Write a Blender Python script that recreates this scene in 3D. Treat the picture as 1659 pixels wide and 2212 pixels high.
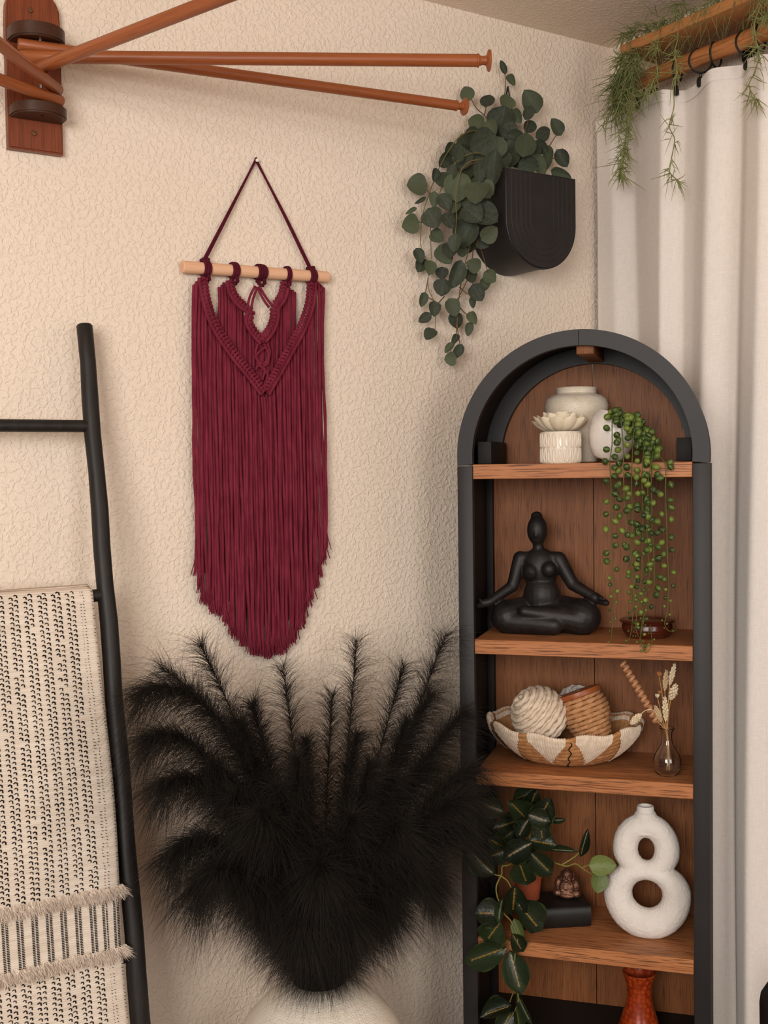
import bpy, bmesh, math, random
import numpy as np
from math import sin, cos, pi, radians, sqrt, atan2
from mathutils import Vector, Matrix, Quaternion, noise

for o in list(bpy.data.objects):
    bpy.data.objects.remove(o)
random.seed(7)
rng = np.random.default_rng(7)
scene = bpy.context.scene
col = scene.collection

# ------------------------------------------------------------------ camera
FPX, PW, PH = 2491.3, 1659.0, 2212.0
PITCH, ROLL, YAW = radians(2.216), radians(-.7775), radians(56.937)
CAM = Vector((-2.456, -2.515, 1.5))
_rt = Vector((sin(YAW), -cos(YAW), 0)); _fh = Vector((cos(YAW), sin(YAW), 0)); _dn = Vector((0, 0, -1))
_d1 = _dn*cos(PITCH) - _fh*sin(PITCH)
FWD = _dn*sin(PITCH) + _fh*cos(PITCH)
RIGHT = _rt*cos(ROLL) - _d1*sin(ROLL)
DOWN = _rt*sin(ROLL) + _d1*cos(ROLL)
cd_ = bpy.data.cameras.new('camera')
cam = bpy.data.objects.new('camera', cd_); col.objects.link(cam)
cam.matrix_world = Matrix(((RIGHT.x, -DOWN.x, -FWD.x, CAM.x), (RIGHT.y, -DOWN.y, -FWD.y, CAM.y), (RIGHT.z, -DOWN.z, -FWD.z, CAM.z), (0, 0, 0, 1)))
cd_.sensor_fit = 'VERTICAL'; cd_.sensor_height = 36; cd_.sensor_width = 27
cd_.lens = 36*FPX/PH
cd_.clip_start = .05
scene.camera = cam

# ------------------------------------------------------------------ light
w = bpy.data.worlds.new('world'); scene.world = w; w.use_nodes = True
bg = w.node_tree.nodes['Background']; bg.inputs[0].default_value = (1, .93, .86, 1); bg.inputs[1].default_value = .21

def area(name, loc, target, sx, sy, power, color):
    l = bpy.data.lights.new(name, 'AREA'); l.shape = 'RECTANGLE'; l.size = sx; l.size_y = sy; l.energy = power; l.color = color
    o = bpy.data.objects.new(name, l); col.objects.link(o); o.location = loc
    o.rotation_euler = (Vector(target)-Vector(loc)).to_track_quat('-Z', 'Y').to_euler()
    return o
area('window_daylight', (-4.3, -3.55, 1.98), (-.9, -.1, 1.45), 1.7, 1.5, 142, (1, .955, .90))
area('frontal_fill_light', (-1.6, -4.5, 1.75), (-1.2, 0, 1.3), 1.3, 1.5, 44, (1, .955, .91))  # broad frontal fill added to lift the dark lower wall, not a window

vs = scene.view_settings
vs.view_transform = 'Standard'; vs.look = 'None'; vs.gamma = 1; vs.use_curve_mapping = False
vs.exposure = -0.11

# ------------------------------------------------------------------ helpers
def ray(px, py):
    return RIGHT*((px-PW/2)/FPX) + DOWN*((py-PH/2)/FPX) + FWD
def hit(px, py, n, p0):
    d = ray(px, py); n = Vector(n)
    return CAM + d*(n.dot(Vector(p0)-CAM)/n.dot(d))
def W(px, py, off=0.0):            # on the plane `off` metres in front of the back wall
    return hit(px, py, (0, 1, 0), (0, -off, 0))
def RW(px, py, off=0.0):           # same for the right wall
    return hit(px, py, (1, 0, 0), (-off, 0, 0))
def mpp(p):                        # metres per photo pixel at a point
    return (Vector(p)-CAM).dot(FWD)/FPX
CU, CV = Vector((.64407, -.76497, 0)), Vector((.76497, .64407, 0))
CO = Vector((CAM.x+1.9017, CAM.y+2.0609, 0)); CROT = atan2(CU.y, CU.x)
def cab(u, v, z): return CO + CU*u + CV*v + Vector((0, 0, z))
def OC(px, py, v): return hit(px, py, CV, CO+CV*v)
def OCl(px, py, v):
    p = OC(px, py, v)-CO
    return Vector((p.dot(CU), v, p.z))

def lin(h):
    h = h.lstrip('#'); c = [int(h[i:i+2], 16)/255 for i in (0, 2, 4)]
    return tuple(x/12.92 if x <= .04045 else ((x+.055)/1.055)**2.4 for x in c) + (1,)

ROOT = {}
def thing(name, label, cat, loc=(0, 0, 0), rotz=0, group=None, kind=None):
    o = bpy.data.objects.new(name, None); col.objects.link(o)
    o.location = loc; o.rotation_euler = (0, 0, rotz); o.empty_display_size = .05
    tag(o, label, cat, group, kind)
    ROOT[o.name] = Matrix.Translation(Vector(loc)) @ Matrix.Rotation(rotz, 4, 'Z')
    return o
def tag(o, label=None, cat=None, group=None, kind=None):
    if label: o['label'] = label
    if cat: o['category'] = cat
    if group: o['group'] = group
    if kind: o['kind'] = kind
    return o
def rootm(p):
    return ROOT.get(p.name, Matrix.Identity(4)) if p is not None else Matrix.Identity(4)
def link(name, me, parent=None, basis=None, world=None):
    o = bpy.data.objects.new(name, me); col.objects.link(o)
    if parent is not None:
        o.parent = parent
    if world is not None:
        o.matrix_basis = rootm(parent).inverted() @ world
        if parent is not None:
            ROOT[o.name] = world.copy()
    elif basis is not None:
        o.matrix_basis = basis
        ROOT[o.name] = rootm(parent) @ basis
    else:
        ROOT[o.name] = rootm(parent)
    return o

class MB:
    def __init__(s): s.v = []; s.f = []
    def add(s, vs, fs):
        n = len(s.v); s.v += [tuple(v) for v in vs]; s.f += [tuple(i+n for i in f) for f in fs]
    def box(s, c, d, M=None):
        c = Vector(c); hx, hy, hz = d[0]/2, d[1]/2, d[2]/2
        vs = [Vector((x, y, z)) for x in (-hx, hx) for y in (-hy, hy) for z in (-hz, hz)]
        if M is not None: vs = [M @ v for v in vs]
        s.add([v+c for v in vs], [(0, 1, 3, 2), (4, 6, 7, 5), (0, 4, 5, 1), (2, 3, 7, 6), (0, 2, 6, 4), (1, 5, 7, 3)])
    def bbox(s, c, d, bev=.003, seg=2, M=None):
        bm = bmesh.new(); bmesh.ops.create_cube(bm, size=1)
        for v in bm.verts: v.co = Vector((v.co.x*d[0], v.co.y*d[1], v.co.z*d[2]))
        bmesh.ops.bevel(bm, geom=bm.edges[:], offset=bev, segments=seg, affect='EDGES', profile=.5)
        s.bm(bm, c, M)
    def bm(s, bm, c=(0, 0, 0), M=None):
        bm.verts.index_update(); c = Vector(c)
        s.add([((M @ v.co) if M is not None else v.co)+c for v in bm.verts], [[v.index for v in f.verts] for f in bm.faces]); bm.free()
    def tube(s, pts, r, n=8, cap=True, closed=False):
        pts = [Vector(p) for p in pts]; k = len(pts)
        rs = r if hasattr(r, '__len__') else [r]*k
        tg = []
        for i in range(k):
            a = pts[(i-1) % k] if (i > 0 or closed) else pts[i]; b = pts[(i+1) % k] if (i < k-1 or closed) else pts[i]
            t = b-a; tg.append(t.normalized() if t.length > 1e-9 else Vector((0, 0, 1)))
        ref = Vector((0, 0, 1)) if abs(tg[0].z) < .9 else Vector((1, 0, 0))
        nx = tg[0].cross(ref).normalized(); vs = []
        for i in range(k):
            if i:
                q = tg[i-1].rotation_difference(tg[i]); nx = (q @ nx)
                nx = (nx - tg[i]*nx.dot(tg[i])).normalized()
            ny = tg[i].cross(nx)
            for j in range(n):
                a = 2*pi*j/n; vs.append(pts[i]+(nx*cos(a)+ny*sin(a))*rs[i])
        fs = []
        for i in range(k if closed else k-1):
            for j in range(n):
                a = i*n+j; b = i*n+(j+1) % n; i2 = ((i+1) % k)*n
                fs.append((a, b, i2+(j+1) % n, i2+j))
        if cap and not closed:
            fs.append(tuple(range(n-1, -1, -1))); fs.append(tuple((k-1)*n+j for j in range(n)))
        s.add(vs, fs)
    def lathe(s, prof, n=32, c=(0, 0, 0), M=None, cap0=True, cap1=False, ell=1.0, mod=None):
        c = Vector(c); vs = []; k = len(prof)
        for i, (r, z) in enumerate(prof):
            for j in range(n):
                a = 2*pi*j/n; rr = r*(mod(a, i) if mod else 1)
                p = Vector((rr*cos(a), rr*sin(a)*ell, z)); vs.append((M @ p if M is not None else p)+c)
        fs = [(i*n+j, i*n+(j+1) % n, (i+1)*n+(j+1) % n, (i+1)*n+j) for i in range(k-1) for j in range(n)]
        if cap0: fs.append(tuple(range(n-1, -1, -1)))
        if cap1: fs.append(tuple((k-1)*n+j for j in range(n)))
        s.add(vs, fs)
    def sph(s, c, r, nu=12, nv=8, M=None):
        c = Vector(c); r = r if hasattr(r, '__len__') else (r, r, r)
        vs = [Vector((0, 0, r[2]))]
        for i in range(1, nv):
            t = pi*i/nv
            for j in range(nu):
                a = 2*pi*j/nu; vs.append(Vector((r[0]*sin(t)*cos(a), r[1]*sin(t)*sin(a), r[2]*cos(t))))
        vs.append(Vector((0, 0, -r[2])))
        fs = [(0, 1+j, 1+(j+1) % nu) for j in range(nu)]
        for i in range(nv-2):
            for j in range(nu):
                a = 1+i*nu; fs.append((a+j, a+nu+j, a+nu+(j+1) % nu, a+(j+1) % nu))
        e = len(vs)-1; a = 1+(nv-2)*nu
        fs += [(a+(j+1) % nu, a+j, e) for j in range(nu)]
        s.add([((M @ v) if M is not None else v)+c for v in vs], fs)
    def cap(s, p0, p1, r0, r1, n=14):     # rounded tapered capsule
        p0 = Vector(p0); p1 = Vector(p1); d = (p1-p0); L = d.length; d = d/L; pts = []; rs = []
        for i in range(5):
            t = pi/2*(1-i/4); pts.append(p0-d*r0*sin(t)); rs.append(max(r0*cos(t), r0*.02))
        for i in range(5):
            t = pi/2*i/4; pts.append(p1+d*r1*sin(t)); rs.append(max(r1*cos(t), r1*.02))
        s.tube(pts, rs, n)
    def grid(s, fn, nu, nv, thick=None):
        vs = [fn(i/nu, j/nv) for i in range(nu+1) for j in range(nv+1)]
        fs = [(i*(nv+1)+j, (i+1)*(nv+1)+j, (i+1)*(nv+1)+j+1, i*(nv+1)+j+1) for i in range(nu) for j in range(nv)]
        s.add(vs, fs)
    def ring(s, r0, r1, a0, a1, y0, y1, zc, n=40, uc=0):      # extruded arc sector in the x-z plane
        vs = []
        for i in range(n+1):
            a = a0+(a1-a0)*i/n
            for r, y in ((r0, y0), (r1, y0), (r1, y1), (r0, y1)): vs.append((uc+r*cos(a), y, zc+r*sin(a)))
        fs = [(i*4+j, i*4+(j+1) % 4, i*4+4+(j+1) % 4, i*4+4+j) for i in range(n) for j in range(4)]
        fs += [(3, 2, 1, 0), (n*4, n*4+1, n*4+2, n*4+3)]
        s.add(vs, fs)
    def prism(s, pts, y0, y1):           # outline (x,z) extruded along y
        n = len(pts); vs = [(x, y0, z) for x, z in pts]+[(x, y1, z) for x, z in pts]
        fs = [tuple(range(n)), tuple(range(2*n-1, n-1, -1))]+[(i, n+i, n+(i+1) % n, (i+1) % n) for i in range(n)]
        s.add(vs, fs)
    def mesh(s, name, m, smooth=True, sharp=None):
        me = bpy.data.meshes.new(name); me.from_pydata(s.v, [], s.f)
        if m is not None: me.materials.append(m)
        bm = bmesh.new(); bm.from_mesh(me); bmesh.ops.recalc_face_normals(bm, faces=bm.faces[:]); bm.to_mesh(me); bm.free()
        if smooth:
            me.polygons.foreach_set('use_smooth', [True]*len(me.polygons))
            if sharp is not None: me.set_sharp_from_angle(angle=radians(sharp))
        me.update(); return me
    def build(s, name, m, parent=None, smooth=True, sharp=40, world=True, label=None, kind=None):
        if parent is not None and world:
            Mi = rootm(parent).inverted(); s.v = [tuple(Mi @ Vector(v)) for v in s.v]
        o = link(name, s.mesh(name, m, smooth, sharp), parent)
        if label: o['label'] = label
        if kind: o['kind'] = kind
        return o

def fastmesh(name, verts, quads, m):
    me = bpy.data.meshes.new(name); nv = len(verts); nf = len(quads)
    me.vertices.add(nv); me.vertices.foreach_set('co', np.asarray(verts, np.float32).ravel())
    me.loops.add(nf*4); me.loops.foreach_set('vertex_index', np.asarray(quads, np.int32).ravel())
    me.polygons.add(nf); me.polygons.foreach_set('loop_start', np.arange(0, nf*4, 4, dtype=np.int32))
    me.materials.append(m); me.update(calc_edges=True); me.validate(); return me

def hairs(roots, dirs, lens, width, grav, curl=.12, seg=4):
    """ribbons: N hairs, returns verts, quads"""
    N = len(roots); t = np.linspace(0, 1, seg+1)
    side = np.cross(dirs, rng.normal(size=(N, 3))); side /= np.linalg.norm(side, axis=1)[:, None]
    bend = rng.normal(size=(N, 3))*curl
    P = roots[:, None]+dirs[:, None]*(lens[:, None]*t)[..., None]
    P = P+bend[:, None]*(lens[:, None]*t**2)[..., None]
    P[..., 2] -= grav*lens[:, None]*t**2
    wd = width*(1-.8*t)
    A = P-side[:, None]*wd[None, :, None]/2; B = P+side[:, None]*wd[None, :, None]/2
    V = np.stack([A, B], 2).reshape(-1, 3)
    i = np.arange(N)[:, None]*(seg+1)*2+np.arange(seg)[None]*2
    Q = np.stack([i, i+1, i+3, i+2], -1).reshape(-1, 4)
    return V, Q

def smooth_path(pts, n=6, closed=False):
    """Catmull-Rom resample"""
    P = [Vector(p) for p in pts]; k = len(P); out = []
    for i in range(k-1):
        p0 = P[max(i-1, 0)]; p1 = P[i]; p2 = P[i+1]; p3 = P[min(i+2, k-1)]
        for j in range(n):
            t = j/n
            out.append(.5*((2*p1)+(p2-p0)*t+(2*p0-5*p1+4*p2-p3)*t*t+(3*p1-p0-3*p2+p3)*t**3))
    out.append(P[-1]); return out

def lerp(tbl, x):
    return float(np.interp(x, [a for a, b in tbl], [b for a, b in tbl]))

# ------------------------------------------------------------------ materials
class NT:
    def __init__(s, name):
        s.m = bpy.data.materials.new(name); s.m.use_nodes = True; s.t = s.m.node_tree
        s.b = s.t.nodes['Principled BSDF']
    def n(s, t, **kw):
        x = s.t.nodes.new(t)
        for k, v in kw.items(): setattr(x, k, v)
        return x
    def l(s, a, b): s.t.links.new(a, b)
    def coord(s, scale=(1, 1, 1), which='Object'):
        c = s.n('ShaderNodeTexCoord'); mp = s.n('ShaderNodeMapping'); mp.inputs['Scale'].default_value = scale
        s.l(c.outputs[which], mp.inputs['Vector']); return mp.outputs[0]
    def noise(s, vec, scale, detail=3, rough=.55, dist=0):
        x = s.n('ShaderNodeTexNoise'); x.inputs['Scale'].default_value = scale; x.inputs['Detail'].default_value = detail
        x.inputs['Roughness'].default_value = rough; x.inputs['Distortion'].default_value = dist; s.l(vec, x.inputs['Vector']); return x.outputs['Fac']
    def ramp(s, fac, stops):
        r = s.n('ShaderNodeValToRGB'); e = r.color_ramp.elements
        while len(e) > 1: e.remove(e[0])
        e[0].position = stops[0][0]; e[0].color = stops[0][1]
        for p, c in stops[1:]: x = e.new(p); x.color = c
        s.l(fac, r.inputs[0]); return r.outputs[0]
    def mix(s, f, a, b, mode='MIX'):
        x = s.n('ShaderNodeMix'); x.data_type = 'RGBA'; x.blend_type = mode
        for sock, v in ((x.inputs[0], f), (x.inputs[6], a), (x.inputs[7], b)):
            if hasattr(v, 'links') or hasattr(v, 'is_linked'): s.l(v, sock)
            else: sock.default_value = v
        return x.outputs[2]
    def math(s, op, a, b=None):
        x = s.n('ShaderNodeMath', operation=op)
        for i, v in enumerate((a, b)):
            if v is None: continue
            if hasattr(v, 'is_linked'): s.l(v, x.inputs[i])
            else: x.inputs[i].default_value = v
        return x.outputs[0]
    def bump(s, h, strength=.3, dist=.002, normal=None):
        x = s.n('ShaderNodeBump'); x.inputs['Strength'].default_value = strength; x.inputs['Distance'].default_value = dist
        s.l(h, x.inputs['Height'])
        if normal is not None: s.l(normal, x.inputs['Normal'])
        s.l(x.outputs[0], s.b.inputs['Normal']); return x.outputs[0]
    def set(s, rough=None, spec=None, metal=None, color=None, **kw):
        I = s.b.inputs
        if rough is not None: I['Roughness'].default_value = rough
        if spec is not None: I['Specular IOR Level'].default_value = spec
        if metal is not None: I['Metallic'].default_value = metal
        if color is not None: I['Base Color'].default_value = color
        for k, v in kw.items(): I[k].default_value = v
        return s
    def base(s, sock): s.l(sock, s.b.inputs['Base Color'])

def simple(name, c, c2=None, rough=.6, scale=20, spec=.3, bump=0, bscale=200, bdist=.001, metal=0, stretch=(1, 1, 1)):
    t = NT(name).set(rough=rough, spec=spec, metal=metal, color=lin(c))
    v = t.coord(stretch)
    if c2: t.base(t.ramp(t.noise(v, scale), [(.35, lin(c)), (.65, lin(c2))]))
    if bump: t.bump(t.noise(v, bscale, 4), bump, bdist)
    return t.m

def wood(name, c1, c2, dark, axis, rough=.5, pores=.5, fine=1.0, spec=.3):
    t = NT(name).set(rough=rough, spec=spec)
    s1 = [55*fine]*3; s1[axis] = 2.2*fine; s2 = [620*fine]*3; s2[axis] = 14*fine
    a = t.noise(t.coord(s1), 1, 4, .6, .6); b = t.noise(t.coord(s2), 1, 2, .5)
    big = t.noise(t.coord((2.5, 2.5, 2.5)), 1, 2)
    c = t.ramp(a, [(.3, lin(c1)), (.7, lin(c2))])
    c = t.mix(t.ramp(big, [(.35, (0, 0, 0, 1)), (.7, (.45, .45, .45, 1))]), c, lin(c1))
    p = t.ramp(b, [(.36, (pores, pores, pores, 1)), (.47, (0, 0, 0, 1))])
    t.base(t.mix(p, c, lin(dark)))
    t.bump(b, .25, .0006)
    return t.m

M = {}
def make_wall(name, c1, c2, strength):
    t = NT(name).set(rough=.85, spec=.15)
    v = t.coord()
    a = t.noise(v, 88, 2, .5, .5); b = t.noise(v, 210, 2); big = t.noise(v, 1.6, 2)
    t.base(t.ramp(big, [(.3, lin(c1)), (.7, lin(c2))]))
    h = t.math('ADD', t.ramp(a, [(.46, (0, 0, 0, 1)), (.62, (1, 1, 1, 1))]), t.math('MULTIPLY', b, .35))
    t.bump(h, strength, .0035)
    return t.m
M['wall'] = make_wall('wall_paint', '#e1d1c0', '#e6d7c7', .5)
M['ceiling'] = make_wall('ceiling_paint', '#e4d4c2', '#e8d9c8', .35)
M['floor'] = wood('floor_wood', '#6a4a33', '#835d40', '#3c281b', 0, .5)
M['oak_x'] = wood('oak_along_width', '#a4683e', '#bd7f52', '#42220f', 0, .5, .85)
M['oak_z'] = wood('oak_upright', '#774524', '#8f5a31', '#42230f', 2, .55, .75)
M['rack_wood'] = wood('cherry_stained_wood', '#6e3219', '#824021', '#351609', 2, .38, .5, 1, .4)
M['arm_wood'] = wood('arm_wood', '#8d4a26', '#9f5a2f', '#592a12', 0, .38, .35, 1, .4)
M['rod_wood'] = wood('curtain_rod_wood', '#a5673a', '#bb7c49', '#5a3018', 1, .42, .6, .5, .4)
M['board_wood'] = wood('shelf_board_wood', '#b07545', '#bf844f', '#7a4825', 1, .5, .4)
M['disc_wood'] = wood('dark_bracket_wood', '#3b2115', '#4a2b1b', '#1f0f08', 0, .4, .4)
M['dowel_wood'] = wood('pale_dowel', '#d9a988', '#e2b695', '#c08e6a', 0, .55, .3)
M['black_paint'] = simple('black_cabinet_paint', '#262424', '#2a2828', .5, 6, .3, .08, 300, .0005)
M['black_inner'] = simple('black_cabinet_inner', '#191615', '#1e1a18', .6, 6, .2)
M['black_metal'] = simple('black_metal', '#171514', None, .45, spec=.4)
M['ladder'] = simple('ladder_black_stain', '#191716', '#241f1d', .5, 14, .3, .15, 60, .001, stretch=(6, 6, .6))
M['planter'] = simple('planter_black', '#1d1a1a', '#231f1f', .5, 12, .35)
M['steel'] = simple('steel', '#8d8680', None, .35, metal=.9)
M['brass'] = simple('screw_brass', '#6e4c35', None, .45, metal=.5)
M['pin'] = simple('white_pin', '#e9e4dd', None, .35)
M['burgundy'] = simple('burgundy_cotton', '#67202f', '#792a3b', .9, 60, .1, .5, 700, .001, stretch=(1, 1, .35))
M['burgundy_dark'] = simple('burgundy_cord', '#4a1522', '#561a29', .9, 60, .1, .4, 700, .001)
M['black_fluff'] = simple('black_plume', '#17130f', '#221c17', .75, 30, .2)
M['vase_white'] = None

# ------------------------------------------------------------------ setting
H = 2.725; FL = -.09
def struct(name, mb, m, label, smooth=False):
    o = mb.build(name, m, None, smooth); tag(o, label, kind='structure'); return o
b = MB(); b.box((-2.25, .06, (H+FL)/2), (4.9, .12, H-FL)); struct('wall_back', b, M['wall'], 'cream wall with knockdown plaster texture')
b = MB(); b.box((.06+.0005, -2.2, (H+FL)/2), (.12, 4.4, H-FL)); struct('wall_right', b, M['wall'], 'cream wall behind the white curtain')
b = MB(); b.box((-2.25, -2.14, H+.05), (4.9, 4.52, .1)); struct('ceiling', b, M['ceiling'], 'cream textured ceiling')
b = MB(); b.box((-2.25, -2.14, FL-.05), (4.9, 4.52, .1)); struct('floor', b, M['floor'], 'wooden floor')

# ------------------------------------------------------------------ arched bookcase
SH = [1.504, 1.071, .743, .322]; BASE = .055
HW, PWD, DEP, TH = .30, .038, .33, .036
bc = thing('arched_bookcase', 'tall black arched bookcase with oak shelves standing across the room corner', 'bookcase', CO, CROT)

ZC = 1.523
for s in (-1, 1):
    b = MB(); b.bbox((s*(HW-PWD/2), .011, (1.5+FL)/2), (PWD, .022, 1.5-FL), .0015); b.build('front_post', M['black_paint'], bc, world=False)
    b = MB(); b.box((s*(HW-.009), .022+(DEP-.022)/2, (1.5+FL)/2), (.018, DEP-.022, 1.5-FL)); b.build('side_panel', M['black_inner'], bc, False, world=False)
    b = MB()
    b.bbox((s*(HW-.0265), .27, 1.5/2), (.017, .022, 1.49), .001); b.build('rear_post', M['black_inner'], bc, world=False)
    b = MB(); a0, a1 = (pi/2+.002, pi+.0725) if s < 0 else (-.0725, pi/2-.002)
    b.ring(HW-PWD, HW, a0, a1, 0, .022, ZC); b.build('arch_front', M['black_paint'], bc, sharp=30, world=False)
    b = MB(); b.bbox((s*.2415, .15, 1.533), (.035, .2, .056), .002); b.build('arch_block', M['black_inner'], bc, world=False)
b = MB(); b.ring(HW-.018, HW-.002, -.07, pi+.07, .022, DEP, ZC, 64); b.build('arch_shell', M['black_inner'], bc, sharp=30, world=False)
b = MB(); b.ring(HW-.06, HW-.018, -.05, pi+.05, .262, .282, ZC, 64); b.build('arch_rear', M['black_paint'], bc, sharp=30, world=False)
b = MB(); b.bbox((.012, .145, ZC+HW-.041), (.042, .235, .032), .002); b.build('arch_keystone', M['oak_z'], bc, world=False, label='brown wooden block under the crown of the arch')
# back panel: two boards per side of the seam
def back_board(u0, u1, z0, z1, arch):
    b = MB()
    if arch:
        pts = [(u0, z0), (u1, z0)]; R = HW-.024
        n = 24
        for i in range(n+1):
            u = u1+(u0-u1)*i/n; pts.append((u, ZC+sqrt(max(R*R-u*u, 0))))
        b.prism(pts, .287, .297)
    else:
        b.box(((u0+u1)/2, .292, (z0+z1)/2), (u1-u0, .010, z1-z0))
    b.build('back_board', M['oak_z'], bc, False, world=False)
tops = [SH[0], SH[1], SH[2], SH[3], BASE]
back_board(-.274, -.001, SH[0]-.02, 0, True); back_board(.001, .274, SH[0]-.02, 0, True)
for i in range(4):
    z1 = tops[i]-.02-.001; z0 = tops[i+1]-.019
    back_board(-.282, -.001, z0, z1, False); back_board(.001, .282, z0, z1, False)
for z in SH:
    b = MB(); b.bbox((0, .004+.141, z-TH/2), (2*(HW-PWD)-.001, .282, TH), .0012, 1); b.build('shelf', M['oak_x'], bc, world=False)
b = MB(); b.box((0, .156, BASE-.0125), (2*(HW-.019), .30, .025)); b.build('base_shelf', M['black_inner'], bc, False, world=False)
b = MB(); b.box((0, .02, (.03+FL)/2), (2*(HW-PWD), .016, .03-FL)); b.build('plinth', M['black_paint'], bc, False, world=False)

# ------------------------------------------------------------------ wall mounted drying rack
RX0, RX1 = -1.766, -1.649; RC = (RX0+RX1)/2
rk = thing('wall_drying_rack', 'reddish wooden drying rack with swing-out arms screwed to the cream wall', 'drying rack', (RC, 0, 2.186))
pts = [(RX0, 2.186), (RX1, 2.186), (RX1, 2.455)]
for i in range(1, 12):
    a = pi*i/12; pts.append((RC+(RX1-RC)*cos(a), 2.475+.062*sin(a)))
pts.append((RX0, 2.455))
bm = bmesh.new()
fv = [bm.verts.new((x, -.022, z)) for x, z in pts]; bv = [bm.verts.new((x, -.0005, z)) for x, z in pts]
n = len(pts); bm.faces.new(fv); bm.faces.new(bv[::-1])
for i in range(n): bm.faces.new((fv[i], bv[i], bv[(i+1) % n], fv[(i+1) % n]))
bmesh.ops.recalc_face_normals(bm, faces=bm.faces[:])
bmesh.ops.bevel(bm, geom=[e for e in bm.edges if all(v.co.y < -.02 for v in e.verts)], offset=.004, segments=2, affect='EDGES')
b = MB(); b.bm(bm); b.build('back_board', M['rack_wood'], rk)
for zz, th in ((2.4225, .03), (2.262, .024)):
    bm = bmesh.new(); pr = [(RX1-.001, -.022), (RX1-.001, -.045)]
    for i in range(1, 14):
        a = pi*i/14; pr.append((RC+(RX1-.001-RC)*cos(a), -.045-.05*sin(a)))
    pr += [(RX0+.001, -.045), (RX0+.001, -.022)]
    lo = [bm.verts.new((x, y, zz-th/2)) for x, y in pr]; hi = [bm.verts.new((x, y, zz+th/2)) for x, y in pr]; n = len(pr)
    bm.faces.new(lo[::-1]); bm.faces.new(hi)
    for i in range(n): bm.faces.new((lo[i], lo[(i+1) % n], hi[(i+1) % n], hi[i]))
    bmesh.ops.recalc_face_normals(bm, faces=bm.faces[:])
    bmesh.ops.bevel(bm, geom=[e for e in bm.edges if abs(e.verts[0].co.z-e.verts[1].co.z) < 1e-6], offset=.003, segments=2, affect='EDGES')
    b = MB(); b.bm(bm); b.build('pivot_bracket', M['disc_wood'], rk)
b = MB(); b.tube([(RC, -.065, 2.25), (RC, -.065, 2.44)], .0035, 8); b.build('pivot_pin', M['steel'], rk)
for px, py in ((66, 22), (74, 288)):
    p = W(px, py, .023); b = MB(); Mx = Matrix.Rotation(pi/2, 4, 'X')
    b.lathe([(.0058, 0), (.0058, .001), (.0045, .0025), (.002, .0028), (.0018, .0012), (.0001, .0012)], 16, p, Mx); b.build('screw', M['brass'], rk)
def arm(p0, px, py, length, r, knob=True):
    p0 = Vector(p0); q = hit(px, py, (0, 0, 1), p0); d = (q-p0).normalized()
    L = length or (q-p0).length
    rot = Matrix(((d.x, -d.y, 0), (d.y, d.x, 0), (0, 0, 1))).to_4x4()
    Wm = Matrix.Translation(p0) @ rot
    b = MB(); e = L-(.03 if knob else 0)
    b.tube([(0, 0, 0), (.002, 0, 0), (.1, 0, 0), (e*.5, 0, 0), (e, 0, 0)], [r*.9, r, r, r, r*.97], 16)
    o = link('rack_arm', b.mesh('rack_arm', M['arm_wood'], True, 40), rk, world=Wm)
    if knob:
        k = MB(); pr = [(r*.97, e), (r*1.06, e+.001), (r*1.06, e+.004), (r*.8, e+.006), (r*.66, e+.014), (r*.78, e+.02), (r*1.55, e+.0235), (r*1.72, e+.026), (r*1.6, e+.029), (r*.9, e+.031), (.0003, e+.0315)]
        k.lathe([(a, z) for a, z in pr], 20, (0, 0, 0), Matrix.Rotation(pi/2, 4, 'Y'))
        link('knob', k.mesh('knob', M['arm_wood'], True, 40), o, basis=Matrix.Identity(4))
arm((-1.752, -.058, 2.393), 1006, 231, None, .0125)
arm((-1.750, -.062, 2.366), 1060, 131, None, .0135)
arm((-1.722, -.085, 2.339), 480, -6, .98, .0135)
arm((-1.668, -.055, 2.312), 0, 96, .95, .0125)
arm((-1.664, -.06, 2.288), 0, 172, .95, .012)

# ------------------------------------------------------------------ ladder and blanket
LS = .171
def lad(x, z, off=0): return Vector((x, -.05-(1.82-z)*LS-off, z))
XR, XL = -1.622, -2.10
ld = thing('ladder', 'black wooden leaning ladder with round rails against the cream wall', 'ladder', (XR, -.05-1.82*LS, 0))
for x in (XR, XL):
    b = MB(); ps = [lad(x+.0015*sin(i*1.7), FL+.004+(1.811-FL)*i/24) for i in range(25)]
    b.tube([ps[0]]+ps+[lad(x, 1.819)], [.018]+[.0215-.004*i/24+.0005*sin(i*2.1) for i in range(25)]+[.0145], 18); b.build('rail', M['ladder'], ld)
for z in (1.597, 1.238, .876, .508, .145):
    b = MB(); b.tube([lad(XL, z), lad(-1.85, z), lad(XR, z)], .0135, 14); b.build('rung', M['ladder'], ld)

M['blanket'] = None
t = NT('blanket_weave').set(rough=.95, spec=.05)
v = t.coord((1, 1, 1)); c = t.ramp(t.noise(t.coord((3, 3, 60)), 3, 3), [(.35, lin('#cfc0b0')), (.65, lin('#ded1c3'))])
t.base(c); wv = t.n('ShaderNodeTexWave'); wv.wave_type = 'BANDS'; wv.bands_direction = 'Z'; wv.inputs['Scale'].default_value = 75; wv.inputs['Distortion'].default_value = 1.5
wv.inputs['Detail'].default_value = 2; t.l(v, wv.inputs[0]); t.bump(wv.outputs['Fac'], .5, .0016); M['blanket'] = t.m
M['blanket_mark'] = simple('blanket_black_yarn', '#1c1715', '#2b2320', .95, 90, .05)
M['fringe'] = simple('blanket_fringe', '#d3c2b2', '#e0d1c2', .95, 90, .05)
ZT = 1.262; BXR, BXL = -1.653, -2.075
bl = thing('throw_blanket', 'cream woven throw blanket with black hooked stitches hung over the ladder', 'blanket', (-1.85, lad(0, 1.0).y-.03, .1))
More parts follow.
